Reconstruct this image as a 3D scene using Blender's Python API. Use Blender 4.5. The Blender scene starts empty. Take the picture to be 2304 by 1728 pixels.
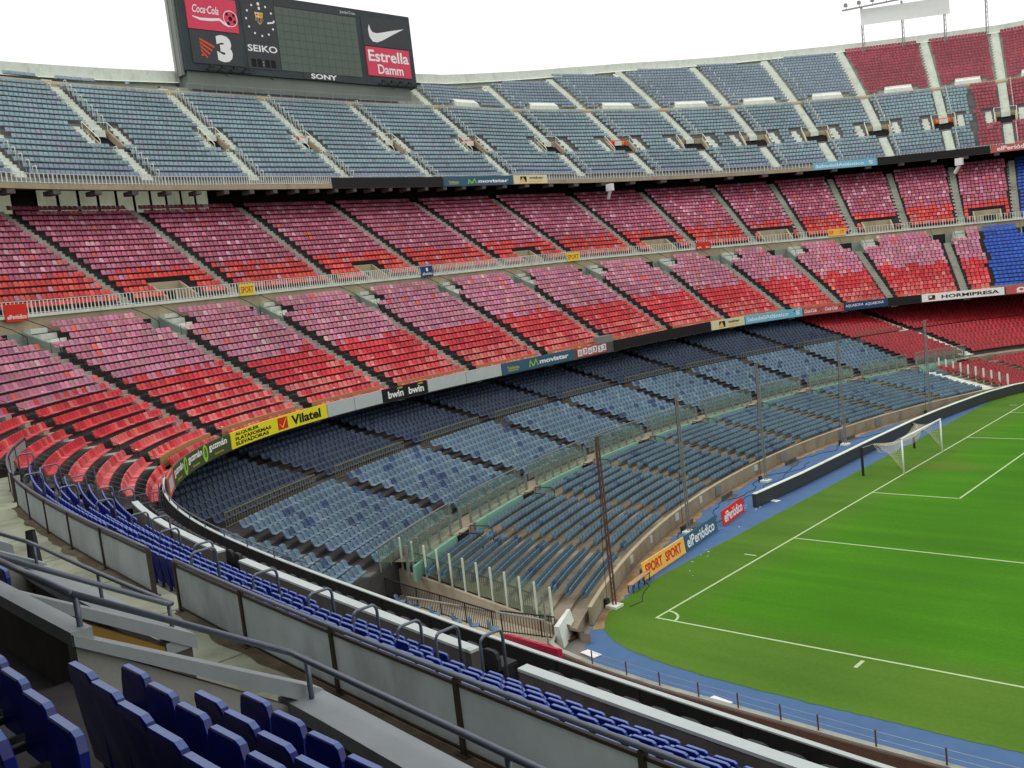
import bpy, math, random
import numpy as np
from mathutils import Vector, Matrix

# ------------------------------------------------------------------ camera, sky, light
random.seed(7); rng = np.random.default_rng(7)
SC = bpy.context.scene
COL = SC.collection
CAMP = (26.5695, -35.8402, 16.7050)
YAW, PITCH, ROLL, FPX = 2.3327481, -0.1095879, -0.1149138, 2182.787
cd = bpy.data.cameras.new('camera'); cam = bpy.data.objects.new('camera', cd); COL.objects.link(cam)
fw = Vector((math.cos(PITCH)*math.cos(YAW), math.cos(PITCH)*math.sin(YAW), math.sin(PITCH)))
r0 = fw.cross(Vector((0, 0, 1))).normalized(); u0 = r0.cross(fw)
r2 = r0*math.cos(ROLL) + u0*math.sin(ROLL); u2 = -r0*math.sin(ROLL) + u0*math.cos(ROLL)
Mc = Matrix((r2, u2, -fw)).transposed().to_4x4(); Mc.translation = Vector(CAMP); cam.matrix_world = Mc
cd.sensor_width = 36; cd.lens = FPX/2304*36; cd.clip_start = 0.1; cd.clip_end = 3000
SC.camera = cam

W_ = bpy.data.worlds.new("World"); SC.world = W_; W_.use_nodes = True
nt = W_.node_tree; nt.nodes.clear()
out = nt.nodes.new('ShaderNodeOutputWorld'); bg = nt.nodes.new('ShaderNodeBackground')
sky = nt.nodes.new('ShaderNodeTexSky'); sky.sky_type = 'NISHITA'; sky.sun_disc = False
SUN_EL, SUN_AZ = 62.0, 215.0
sky.sun_elevation = math.radians(SUN_EL); sky.sun_rotation = math.radians(SUN_AZ)
sky.air_density = 1.5; sky.dust_density = 5.0; sky.altitude = 100
mul = nt.nodes.new('ShaderNodeVectorMath'); mul.operation = 'SCALE'; mul.inputs['Scale'].default_value = 0.10
mixs = nt.nodes.new('ShaderNodeMixRGB'); mixs.inputs['Fac'].default_value = 0.88   # closed cloud deck in front of the clear sky
tc = nt.nodes.new('ShaderNodeTexCoord'); cl = nt.nodes.new('ShaderNodeTexNoise'); cl.inputs['Scale'].default_value = 2.2
cr = nt.nodes.new('ShaderNodeValToRGB')
cr.color_ramp.elements[0].position = 0.3; cr.color_ramp.elements[0].color = (1.03, 1.02, 1.04, 1)
cr.color_ramp.elements[1].position = 0.75; cr.color_ramp.elements[1].color = (1.16, 1.13, 1.15, 1)
nt.links.new(tc.outputs['Generated'], cl.inputs['Vector']); nt.links.new(cl.outputs['Fac'], cr.inputs['Fac'])
nt.links.new(sky.outputs['Color'], mul.inputs[0]); nt.links.new(mul.outputs['Vector'], mixs.inputs[1])
nt.links.new(cr.outputs['Color'], mixs.inputs[2]); nt.links.new(mixs.outputs['Color'], bg.inputs['Color'])
bg.inputs['Strength'].default_value = 1.0
nt.links.new(bg.outputs['Background'], out.inputs['Surface'])
sl = bpy.data.lights.new('sun', 'SUN'); sl.energy = 0.6; sl.angle = math.radians(14); sl.color = (1, .97, .92)
so = bpy.data.objects.new('sun', sl); COL.objects.link(so)
so.rotation_euler = (math.radians(90-SUN_EL), 0, math.radians(180-SUN_AZ))
SC.view_settings.view_transform = 'Standard'; SC.view_settings.look = 'None'
SC.view_settings.exposure = 0.22; SC.view_settings.gamma = 1.0; SC.view_settings.use_curve_mapping = False
SC.render.engine = 'CYCLES'
SC.cycles.max_bounces = 5; SC.cycles.diffuse_bounces = 3; SC.cycles.glossy_bounces = 2
SC.cycles.transparent_max_bounces = 12; SC.cycles.transmission_bounces = 2

# ------------------------------------------------------------------ helpers
def lin(c):
    return tuple((x/255/12.92 if x/255 <= .04045 else ((x/255+.055)/1.055)**2.4) for x in c)

MATS = {}
def mat(name, rgb, rough=.7, var=.12, scale=3.0, bump=0.0, spec=.3, metal=0, mode=None, alpha=None, stain=0, stain_rgb=(60, 50, 40), bscale=None):
    if name in MATS: return MATS[name]
    m = bpy.data.materials.new(name); m.use_nodes = True; MATS[name] = m
    n = m.node_tree; b = n.nodes['Principled BSDF']
    b.inputs['Roughness'].default_value = rough; b.inputs['Specular IOR Level'].default_value = spec
    b.inputs['Metallic'].default_value = metal
    tcn = n.nodes.new('ShaderNodeTexCoord'); nz = n.nodes.new('ShaderNodeTexNoise')
    nz.inputs['Scale'].default_value = scale; nz.inputs['Detail'].default_value = 6; nz.inputs['Roughness'].default_value = .65
    n.links.new(tcn.outputs['Object'], nz.inputs['Vector'])
    if mode == 'attr':
        src = n.nodes.new('ShaderNodeAttribute'); src.attribute_name = 'Col'; cs = src.outputs['Color']
    elif mode == 'obj':
        src = n.nodes.new('ShaderNodeObjectInfo'); cs = src.outputs['Color']
    else:
        src = n.nodes.new('ShaderNodeRGB'); src.outputs[0].default_value = (*lin(rgb), 1); cs = src.outputs[0]
    mr = n.nodes.new('ShaderNodeMapRange'); mr.inputs['From Min'].default_value = .25; mr.inputs['From Max'].default_value = .75
    mr.inputs['To Min'].default_value = 1-var; mr.inputs['To Max'].default_value = 1+var
    n.links.new(nz.outputs['Fac'], mr.inputs['Value'])
    vm = n.nodes.new('ShaderNodeVectorMath'); vm.operation = 'SCALE'
    n.links.new(cs, vm.inputs[0]); n.links.new(mr.outputs['Result'], vm.inputs['Scale'])
    last = vm.outputs['Vector']
    if stain:
        n2 = n.nodes.new('ShaderNodeTexNoise'); n2.inputs['Scale'].default_value = scale*.35; n2.inputs['Detail'].default_value = 8
        n2.inputs['Roughness'].default_value = .7
        mp = n.nodes.new('ShaderNodeMapping'); mp.inputs['Location'].default_value = (3.1, 7.7, 1.3); mp.inputs['Scale'].default_value = (1, 1, .45)
        n.links.new(tcn.outputs['Object'], mp.inputs['Vector']); n.links.new(mp.outputs['Vector'], n2.inputs['Vector'])
        r = n.nodes.new('ShaderNodeMapRange'); r.inputs['From Min'].default_value = .5; r.inputs['From Max'].default_value = .72
        r.inputs['To Max'].default_value = stain; n.links.new(n2.outputs['Fac'], r.inputs['Value'])
        mx = n.nodes.new('ShaderNodeMixRGB'); n.links.new(r.outputs['Result'], mx.inputs['Fac'])
        n.links.new(last, mx.inputs[1]); mx.inputs[2].default_value = (*lin(stain_rgb), 1); last = mx.outputs['Color']
    n.links.new(last, b.inputs['Base Color'])
    if bump:
        bp = n.nodes.new('ShaderNodeBump'); bp.inputs['Strength'].default_value = bump; bp.inputs['Distance'].default_value = .02
        nb = nz
        if bscale:
            nb = n.nodes.new('ShaderNodeTexNoise'); nb.inputs['Scale'].default_value = bscale; nb.inputs['Detail'].default_value = 4
            n.links.new(tcn.outputs['Object'], nb.inputs['Vector'])
        n.links.new(nb.outputs['Fac'], bp.inputs['Height']); n.links.new(bp.outputs['Normal'], b.inputs['Normal'])
    if alpha is not None:
        b.inputs['Alpha'].default_value = alpha
    return m

def tag(o, label=None, cat=None, group=None, kind=None):
    if label: o['label'] = label
    if cat: o['category'] = cat
    if group: o['group'] = group
    if kind: o['kind'] = kind
    return o
def empty(name, loc=(0, 0, 0), label=None, cat=None, group=None):
    o = bpy.data.objects.new(name, None); o.location = loc; o.empty_display_size = .2; COL.objects.link(o)
    return tag(o, label, cat, group)

class MB:
    def __init__(s): s.v = []; s.f = []; s.m = []
    def add(s, vs, fs, mi=0):
        k = len(s.v); s.v += [tuple(map(float, q)) for q in vs]; s.f += [tuple(k+i for i in f) for f in fs]; s.m += [mi]*len(fs); return s
    def quad(s, a, b, c, d, mi=0): return s.add([a, b, c, d], [(0, 1, 2, 3)], mi)
    def hexa(s, p, mi=0):      # p: bottom 4 then top 4
        return s.add(p, [(3, 2, 1, 0), (4, 5, 6, 7), (0, 1, 5, 4), (1, 2, 6, 5), (2, 3, 7, 6), (3, 0, 4, 7)], mi)
    def box(s, x0, x1, y0, y1, z0, z1, mi=0):
        return s.hexa([(x0, y0, z0), (x1, y0, z0), (x1, y1, z0), (x0, y1, z0), (x0, y0, z1), (x1, y0, z1), (x1, y1, z1), (x0, y1, z1)], mi)
    def obox(s, c, ax, ay, hx, hy, z0, z1, mi=0):   # oriented box, ax/ay 2D unit vectors
        c = np.array(c[:2]); ax = np.array(ax); ay = np.array(ay); P = []
        for z in (z0, z1):
            for i, j in ((-1, -1), (1, -1), (1, 1), (-1, 1)): q = c+ax*hx*i+ay*hy*j; P.append((q[0], q[1], z))
        return s.hexa(P, mi)
    def bar(s, a, b, w, h=None, mi=0, up=(0, 0, 1)):
        h = h or w; a = Vector(a); b = Vector(b); d = (b-a).normalized(); upv = Vector(up)
        if abs(d.dot(upv)) > .95: upv = Vector((1, 0, 0))
        x = d.cross(upv).normalized(); y = x.cross(d)
        P = []
        for e in (a, b):
            for i, j in ((-1, -1), (1, -1), (1, 1), (-1, 1)): P.append(e+x*w/2*i+y*h/2*j)
        return s.hexa(P, mi)
    def tube(s, pts, r, n=8, mi=0, caps=True):
        pts = [Vector(q) for q in pts]; rings = []
        up = Vector((0, 0, 1)); px = None
        for i, q in enumerate(pts):
            d = ((pts[min(i+1, len(pts)-1)]-pts[max(i-1, 0)])).normalized()
            x = d.cross(up)
            if x.length < .2: x = d.cross(Vector((1, 0, 0))) if px is None else px-d*px.dot(d)
            x.normalize(); px = x; y = x.cross(d)
            rr = r[i] if hasattr(r, '__len__') else r
            rings.append([q+(x*math.cos(2*math.pi*k/n)+y*math.sin(2*math.pi*k/n))*rr for k in range(n)])
        V = [v for rg in rings for v in rg]; Fc = []
        for i in range(len(pts)-1):
            for k in range(n): Fc.append((i*n+k, i*n+(k+1) % n, (i+1)*n+(k+1) % n, (i+1)*n+k))
        if caps: Fc += [tuple(range(n))[::-1], tuple((len(pts)-1)*n+k for k in range(n))]
        return s.add(V, Fc, mi)
    def build(s, name, m, parent=None, smooth=False):
        me = bpy.data.meshes.new(name); me.from_pydata(s.v, [], s.f)
        ms = m if isinstance(m, (list, tuple)) else [m]
        for q in ms: me.materials.append(q)
        if len(ms) > 1: me.polygons.foreach_set('material_index', s.m)
        if smooth: me.polygons.foreach_set('use_smooth', [True]*len(me.polygons))
        me.update()
        o = bpy.data.objects.new(name, me); COL.objects.link(o)
        if parent: o.parent = parent; o.matrix_parent_inverse = Matrix.Translation(-parent.location) if parent.type == 'EMPTY' and parent.location.length > 0 else Matrix()
        return o

ORD = ['first', 'second', 'third', 'fourth', 'fifth', 'sixth', 'seventh', 'eighth', 'ninth', 'tenth', 'eleventh', 'twelfth', 'thirteenth', 'fourteenth', 'fifteenth', 'sixteenth', 'seventeenth', 'eighteenth', 'nineteenth', 'twentieth']
def ordn(i):
    if i < 20: return ORD[i]
    n = i+1; return f"{n}{'th' if 10 <= n % 100 <= 20 else {1: 'st', 2: 'nd', 3: 'rd'}.get(n % 10, 'th')}"

# ------------------------------------------------------------------ plan curves of the bowl
def resamp(P, step=.25):
    d = np.r_[0, np.cumsum(np.linalg.norm(np.diff(P, axis=0), axis=1))]; n = int(d[-1]/step); s = np.linspace(0, d[-1], n)
    return np.stack([np.interp(s, d, P[:, 0]), np.interp(s, d, P[:, 1])], 1)
_t = np.linspace(-np.pi*.98, np.pi*.98, 20000)+np.pi; _c, _s = np.cos(_t), np.sin(_t)
FC = resamp(np.stack([52.5+86.2*np.sign(_c)*abs(_c)**(2/3.7), 34+57.1*np.sign(_s)*abs(_s)**(2/3.7)], 1))
_T = np.gradient(FC, axis=0); _T /= np.linalg.norm(_T, axis=1)[:, None]
FN = np.stack([_T[:, 1], -_T[:, 0]], 1)
if FN[len(FN)//2]@(FC[len(FC)//2]-[52.5, 34]) < 0: FN = -FN
_c = np.interp(np.arange(len(FC))/4., [296, 303, 309, 314, 318, 322, 326, 330, 336, 345], [0, -.15, -.33, -.38, -.33, -.15, .03, .24, .55, 1.0])
FC0 = FC+FN*(.08*np.clip(np.arange(len(FC))/4.-328, 0, 12))[:, None]
FC = FC+FN*np.convolve(np.pad(_c, 10, mode='edge'), np.ones(21)/21, 'valid')[:, None]
def wpath():
    CX, CY, R = 66., 31.5, 76.; yN, yF = -6.5, 73.7; pts = []
    def fil(yl, rn, sg):
        yc = yl+sg*rn; return np.array([CX-np.sqrt((R-rn)**2-(yc-CY)**2), yc])
    c1 = fil(yN, 6., 1); c2 = fil(yF, 7., -1)
    a1 = np.arctan2(c1[1]-CY, c1[0]-CX) % (2*np.pi); a2 = np.arctan2(c2[1]-CY, c2[0]-CX) % (2*np.pi)
    for x in np.arange(59.63, c1[0], -.25): pts.append((x, yN))
    for a in np.linspace(-np.pi/2, a1-2*np.pi, 60): pts.append(tuple(c1+6*np.array([np.cos(a), np.sin(a)])))
    for a in np.linspace(a1, a2, 400)[1:]: pts.append((CX+R*np.cos(a), CY+R*np.sin(a)))
    for a in np.linspace(a2, np.pi/2, 60)[1:]: pts.append(tuple(c2+7*np.array([np.cos(a), np.sin(a)])))
    for x in np.arange(c2[0]+.25, 60, .25): pts.append((x, yF))
    return np.array(pts)
WC = resamp(wpath()); _T = np.gradient(WC, axis=0); _T /= np.linalg.norm(_T, axis=1)[:, None]
WN = np.stack([-_T[:, 1], _T[:, 0]], 1)
if WN[0]@np.array([0, -1]) < 0: WN = -WN
WLEN = len(WC)/4.
def interp2(A, u):
    x = np.clip(np.asarray(u, float)*4, 0, len(A)-1.001); i = x.astype(int); w = (x-i)[..., None]
    return A[i]*(1-w)+A[i+1]*w
def kz(u): return 1-np.interp(u, [172, 183, 190, 200, 212], [.13, .10, .073, .03, 0])
class Frame:
    def __init__(s, C, N, k): s.C, s.N, s.k = C, N, k
    def P(s, u, d, z):
        u = np.asarray(u, float); q = interp2(s.C, u); n = interp2(s.N, u); n = n/np.linalg.norm(n, axis=-1)[..., None]
        q = q+n*np.asarray(d, float)[..., None]
        zz = 8.1+(np.asarray(z, float)-8.1)*kz(u) if s.k else np.asarray(z, float)
        return np.concatenate([q, np.broadcast_to(zz, q.shape[:-1])[..., None]], -1)
    def n(s, u):
        n = interp2(s.N, u); return n/np.linalg.norm(n)
    def t(s, u): n = s.n(u); return np.array([-n[1], n[0]])
FF = Frame(FC, FN, True); FG = Frame(FC0, FN, True); WF = Frame(WC, WN, False)
def p3(fr, u, d, z): return tuple(fr.P(u, d, z))

def strip(mb, fr, us, prof, mi=0, close=False, holes=(), clamp=None):
    """sweep a (d,z) profile along u, leaving rectangular holes (ua, ub, d0, d1) open"""
    us = np.asarray(us, float)
    if holes:
        us = np.unique(np.round(np.r_[us, [h[0] for h in holes], [h[1] for h in holes]], 3)); us = us[(us >= min(us[0], us[-1])) & (us <= us[-1])]
    pr = list(prof)+([prof[0]] if close else [])
    V = np.stack([fr.P(us, np.full(len(us), d), z) for d, z in pr], 0)
    k = len(mb.v); nu = len(us); mb.v += [tuple(q) for q in V.reshape(-1, 3).tolist()]
    for j in range(len(pr)-1):
        dm = (pr[j][0]+pr[j+1][0])/2
        for i in range(nu-1):
            um = (us[i]+us[i+1])/2
            if any(h[0] < um < h[1] and h[2] < dm < h[3] for h in holes): continue
            mb.f.append((k+j*nu+i, k+j*nu+i+1, k+(j+1)*nu+i+1, k+(j+1)*nu+i)); mb.m.append(mi)
    if clamp is not None:
        for i in range(k, len(mb.v)):
            x, y, z = mb.v[i]
            if y < clamp: mb.v[i] = (x, clamp, z)
    if close:
        for i in (0, nu-1): mb.f.append(tuple(k+j*nu+i for j in range(len(prof)))); mb.m.append(mi)
    return mb
def ur(a, b, step=1.25): return np.linspace(a, b, max(2, int(abs(b-a)/step)+1))
def sweepbox(mb, fr, ua, ub, d0, d1, z0, z1, mi=0, step=1.25):
    return strip(mb, fr, ur(ua, ub, step), [(d0, z0), (d1, z0), (d1, z1), (d0, z1)], mi, close=True)

# ------------------------------------------------------------------ text and flat marks
def textmesh(s, bold=0.0, shear=0.0):
    c = bpy.data.curves.new('t', 'FONT'); c.body = s; c.size = 1; c.resolution_u = 3; c.offset = bold; c.shear = shear; c.fill_mode = 'FRONT'
    o = bpy.data.objects.new('t', c); COL.objects.link(o); dg = bpy.context.evaluated_depsgraph_get()
    me = bpy.data.meshes.new_from_object(o.evaluated_get(dg))
    v = np.array([q.co[:2] for q in me.vertices]); f = [tuple(pp.vertices) for pp in me.polygons]
    bpy.data.objects.remove(o); bpy.data.curves.remove(c); bpy.data.meshes.remove(me)
    lo, hi = v.min(0), v.max(0); return (v-lo)/(hi-lo), f, (hi-lo)[0]/(hi-lo)[1]
class Face2D:
    """maps board coordinates (x right, y up, metres) to the world"""
    def __init__(s, fn): s.fn = fn
    def text(s, parent, txt, x, y, w, h, m, bold=.01, shear=0, name='lettering', lift=0.0, slope=0.0):
        v, f, a = textmesh(txt, bold, shear); mb = MB()
        mb.add([s.fn(x+q[0]*w, y+q[1]*h+slope*q[0]*w, .012+lift) for q in v], f); return mb.build(name, m, parent)
    def poly(s, parent, pts, m, name='mark', lift=0.0, sub=0):
        mb = MB(); mb.add([s.fn(px, py, .008+lift) for px, py in pts], [tuple(range(len(pts)))]); return mb.build(name, m, parent)
    def disc(s, parent, x, y, rx, ry, m, name='mark', lift=0.0, n=20):
        return s.poly(parent, [(x+rx*math.cos(2*math.pi*k/n), y+ry*math.sin(2*math.pi*k/n)) for k in range(n)], m, name, lift)
def strip2d(face, pts, ws, m, parent, name='mark', lift=0.0):
    mb = MB(); L = []
    for i, (x, y) in enumerate(pts):
        a = pts[max(i-1, 0)]; b = pts[min(i+1, len(pts)-1)]; dx, dy = b[0]-a[0], b[1]-a[1]; l = math.hypot(dx, dy); w = ws[i] if hasattr(ws, '__len__') else ws
        L.append(((x-dy/l*w/2, y+dx/l*w/2), (x+dy/l*w/2, y-dx/l*w/2)))
    V = [face.fn(*q, .010+lift) for pr in L for q in pr]
    mb.add(V, [(2*i, 2*i+1, 2*i+3, 2*i+2) for i in range(len(pts)-1)]); return mb.build(name, m, parent)

# ------------------------------------------------------------------ materials
M_con = mat('concrete', (158, 160, 148), .9, .14, 1.3, .15, stain=.55, stain_rgb=(92, 88, 74), bscale=30)
M_cond = mat('concrete_dark', (92, 90, 84), .92, .25, 1.4, .2, stain=.75, stain_rgb=(44, 40, 34), bscale=25)
M_tread = mat('terrace_concrete', (64, 62, 60), .92, .22, 1.6, .1, stain=.6, stain_rgb=(36, 32, 30))
M_treadf = mat('front_terrace_concrete', (138, 128, 108), .92, .16, 1.6, .1, stain=.6, stain_rgb=(90, 74, 52))
M_lite = mat('pale_concrete', (214, 222, 208), .85, .1, 2.2, .1, stain=.35, stain_rgb=(130, 132, 118))
M_tan = mat('tan_concrete', (168, 156, 128), .9, .12, 1.2, .1, stain=.5, stain_rgb=(110, 98, 76))
M_wallc = mat('weathered_concrete', (150, 140, 116), .92, .2, 1.5, .2, stain=.75, stain_rgb=(96, 72, 44))
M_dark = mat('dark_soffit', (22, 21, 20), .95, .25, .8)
M_black = mat('black_panel', (22, 23, 24), .6, .2, 4)
M_blackp = mat('black_parapet', (34, 34, 34), .75, .25, 2.5, stain=.4, stain_rgb=(64, 60, 56))
M_rail = mat('white_rail', (214, 220, 208), .6, .06, 5)
M_grail = mat('grey_rail', (104, 112, 122), .38, .12, 8, spec=.5, metal=.35)
M_brail = mat('black_rail', (30, 32, 34), .5, .2, 8)
M_bronze = mat('bronze_frame', (72, 62, 54), .5, .2, 9, metal=.3)
M_panel = mat('frosted_panel', (198, 205, 205), .4, .10, 1.2, stain=.55, stain_rgb=(132, 134, 128), spec=.4)
def _translucent(m, k):
    n = m.node_tree; b = n.nodes['Principled BSDF']; o = [q for q in n.nodes if q.type == 'OUTPUT_MATERIAL'][0]
    t = n.nodes.new('ShaderNodeBsdfTranslucent'); x = n.nodes.new('ShaderNodeMixShader'); x.inputs[0].default_value = k
    n.links.new(b.inputs['Base Color'].links[0].from_socket, t.inputs['Color']); n.links.new(b.outputs[0], x.inputs[1]); n.links.new(t.outputs[0], x.inputs[2]); n.links.new(x.outputs[0], o.inputs['Surface'])
_translucent(M_panel, .62)
M_teal = mat('teal_wall', (126, 178, 158), .7, .08, 1.5, stain=.25, stain_rgb=(100, 130, 116))
M_track = mat('blue_track', (72, 104, 142), .85, .10, 1.2, .1, stain=.35, stain_rgb=(70, 90, 118))
M_dirt = mat('dirt_strip', (140, 114, 78), .95, .35, 1.4, .3, stain=.7, stain_rgb=(192, 176, 142))
M_ground = mat('outer_ground', (120, 116, 108), .95, .15, .2)
M_line = mat('pitch_paint', (176, 196, 150), .9, .16, 9)
M_white = mat('white_paint', (226, 228, 226), .5, .04, 5)
M_yel = mat('yellow_sign', (236, 224, 40), .6, .04, 3)
M_gry = mat('blank_board', (186, 196, 192), .6, .06, 2, stain=.2, stain_rgb=(150, 156, 150))
M_movi = mat('petrol_board', (52, 96, 116), .6, .05, 3)
M_lbl = mat('light_blue_board', (112, 188, 214), .6, .05, 3)
M_olive = mat('olive_board', (68, 82, 44), .6, .06, 3)
M_redb = mat('faded_red_board', (196, 92, 84), .6, .08, 3)
M_redc = mat('red_panel', (222, 70, 96), .6, .05, 2)
M_red = mat('red_sign', (212, 44, 28), .6, .06, 3)
M_ora = mat('orange_ink', (224, 84, 40), .6, .06, 4)
M_navy = mat('navy_board', (34, 66, 110), .6, .08, 3)
M_blk = mat('black_ink', (18, 18, 16), .7, .05, 3)
M_wht = mat('white_ink', (238, 240, 236), .6, .03, 3)
M_grn = mat('lime_ink', (150, 200, 60), .6, .05, 3)
M_yk = mat('yellow_ink', (226, 214, 70), .6, .05, 3)
M_amber = mat('amber_board', (244, 190, 84), .6, .06, 3)
M_steel = mat('galvanised', (140, 142, 136), .45, .15, 6, metal=.4, spec=.5)
M_rust = mat('rusty_steel', (104, 78, 68), .6, .2, 5, metal=.2)
M_wood = mat('bench_wood', (168, 136, 96), .8, .12, 6)
M_sbd = mat('scoreboard_case', (54, 64, 66), .65, .16, .8, stain=.3, stain_rgb=(84, 96, 92))
M_sbf = mat('scoreboard_panel', (62, 66, 68), .6, .1, .6)
M_screen = mat('screen_glass', (74, 90, 76), .35, .12, .25, spec=.5)
M_sbw = mat('scoreboard_wall', (122, 130, 122), .85, .12, .3, stain=.4, stain_rgb=(92, 98, 90))
M_bluep = mat('blue_plastic', (17, 34, 118), .3, .10, 6, spec=.55, stain=.25, stain_rgb=(20, 34, 96))
M_bluelip = mat('blue_plastic_edge', (84, 114, 180), .3, .14, 8, spec=.6)
M_navyp = mat('navy_plastic', (14, 24, 74), .35, .10, 6, spec=.5)
M_seatA = mat('seat_plastic', (128, 128, 128), .5, .10, 2.5, spec=.35, mode='attr')
M_seatO = mat('seat_plastic_single', (128, 128, 128), .5, .06, 2.5, spec=.35, mode='obj')
M_under = mat('seat_underside', (26, 30, 36), .7, .1, 3)
M_net = mat('net_cord', (214, 208, 188), .8, .05, 4)
M_dpad = mat('dark_padding', (40, 42, 46), .6, .1, 4)
M_brick = mat('brown_curb', (96, 70, 60), .85, .18, 3, stain=.4, stain_rgb=(60, 46, 40))
M_ochre = mat('ochre_wall', (150, 116, 52), .85, .14, 1.8, stain=.4, stain_rgb=(112, 82, 34))
M_floor = mat('walkway_floor', (146, 152, 128), .7, .16, 1.1, .15, stain=.85, stain_rgb=(78, 72, 52), spec=.4)
M_cope = mat('grey_coping', (150, 158, 158), .55, .1, 1.6, stain=.3, stain_rgb=(96, 102, 100), spec=.45)
M_cope2 = mat('coping_face', (84, 88, 96), .7, .12, 1.6)

def glassmat():
    m = bpy.data.materials.new('clear_panel'); m.use_nodes = True; n = m.node_tree; n.nodes.clear()
    o = n.nodes.new('ShaderNodeOutputMaterial'); t = n.nodes.new('ShaderNodeBsdfTransparent'); t.inputs[0].default_value = (.86, .93, .88, 1)
    d = n.nodes.new('ShaderNodeBsdfDiffuse'); d.inputs[0].default_value = (.6, .68, .62, 1)
    g = n.nodes.new('ShaderNodeBsdfGlossy'); g.inputs['Roughness'].default_value = .08; g.inputs[0].default_value = (.9, .95, .92, 1)
    fr = n.nodes.new('ShaderNodeFresnel'); fr.inputs[0].default_value = 1.35
    a = n.nodes.new('ShaderNodeMixShader'); nz = n.nodes.new('ShaderNodeTexNoise'); nz.inputs['Scale'].default_value = 1.2
    tcn = n.nodes.new('ShaderNodeTexCoord'); n.links.new(tcn.outputs['Object'], nz.inputs['Vector'])
    mr = n.nodes.new('ShaderNodeMapRange'); mr.inputs['To Min'].default_value = .03; mr.inputs['To Max'].default_value = .10
    n.links.new(nz.outputs['Fac'], mr.inputs['Value']); n.links.new(mr.outputs['Result'], a.inputs['Fac'])
    n.links.new(t.outputs[0], a.inputs[1]); n.links.new(d.outputs[0], a.inputs[2])
    b = n.nodes.new('ShaderNodeMixShader'); fm_ = n.nodes.new('ShaderNodeMath'); fm_.operation = 'MULTIPLY'; fm_.inputs[1].default_value = .22; n.links.new(fr.outputs[0], fm_.inputs[0]); n.links.new(fm_.outputs[0], b.inputs['Fac']); n.links.new(a.outputs[0], b.inputs[1]); n.links.new(g.outputs[0], b.inputs[2])
    n.links.new(b.outputs[0], o.inputs['Surface']); return m
M_glass = glassmat()

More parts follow.
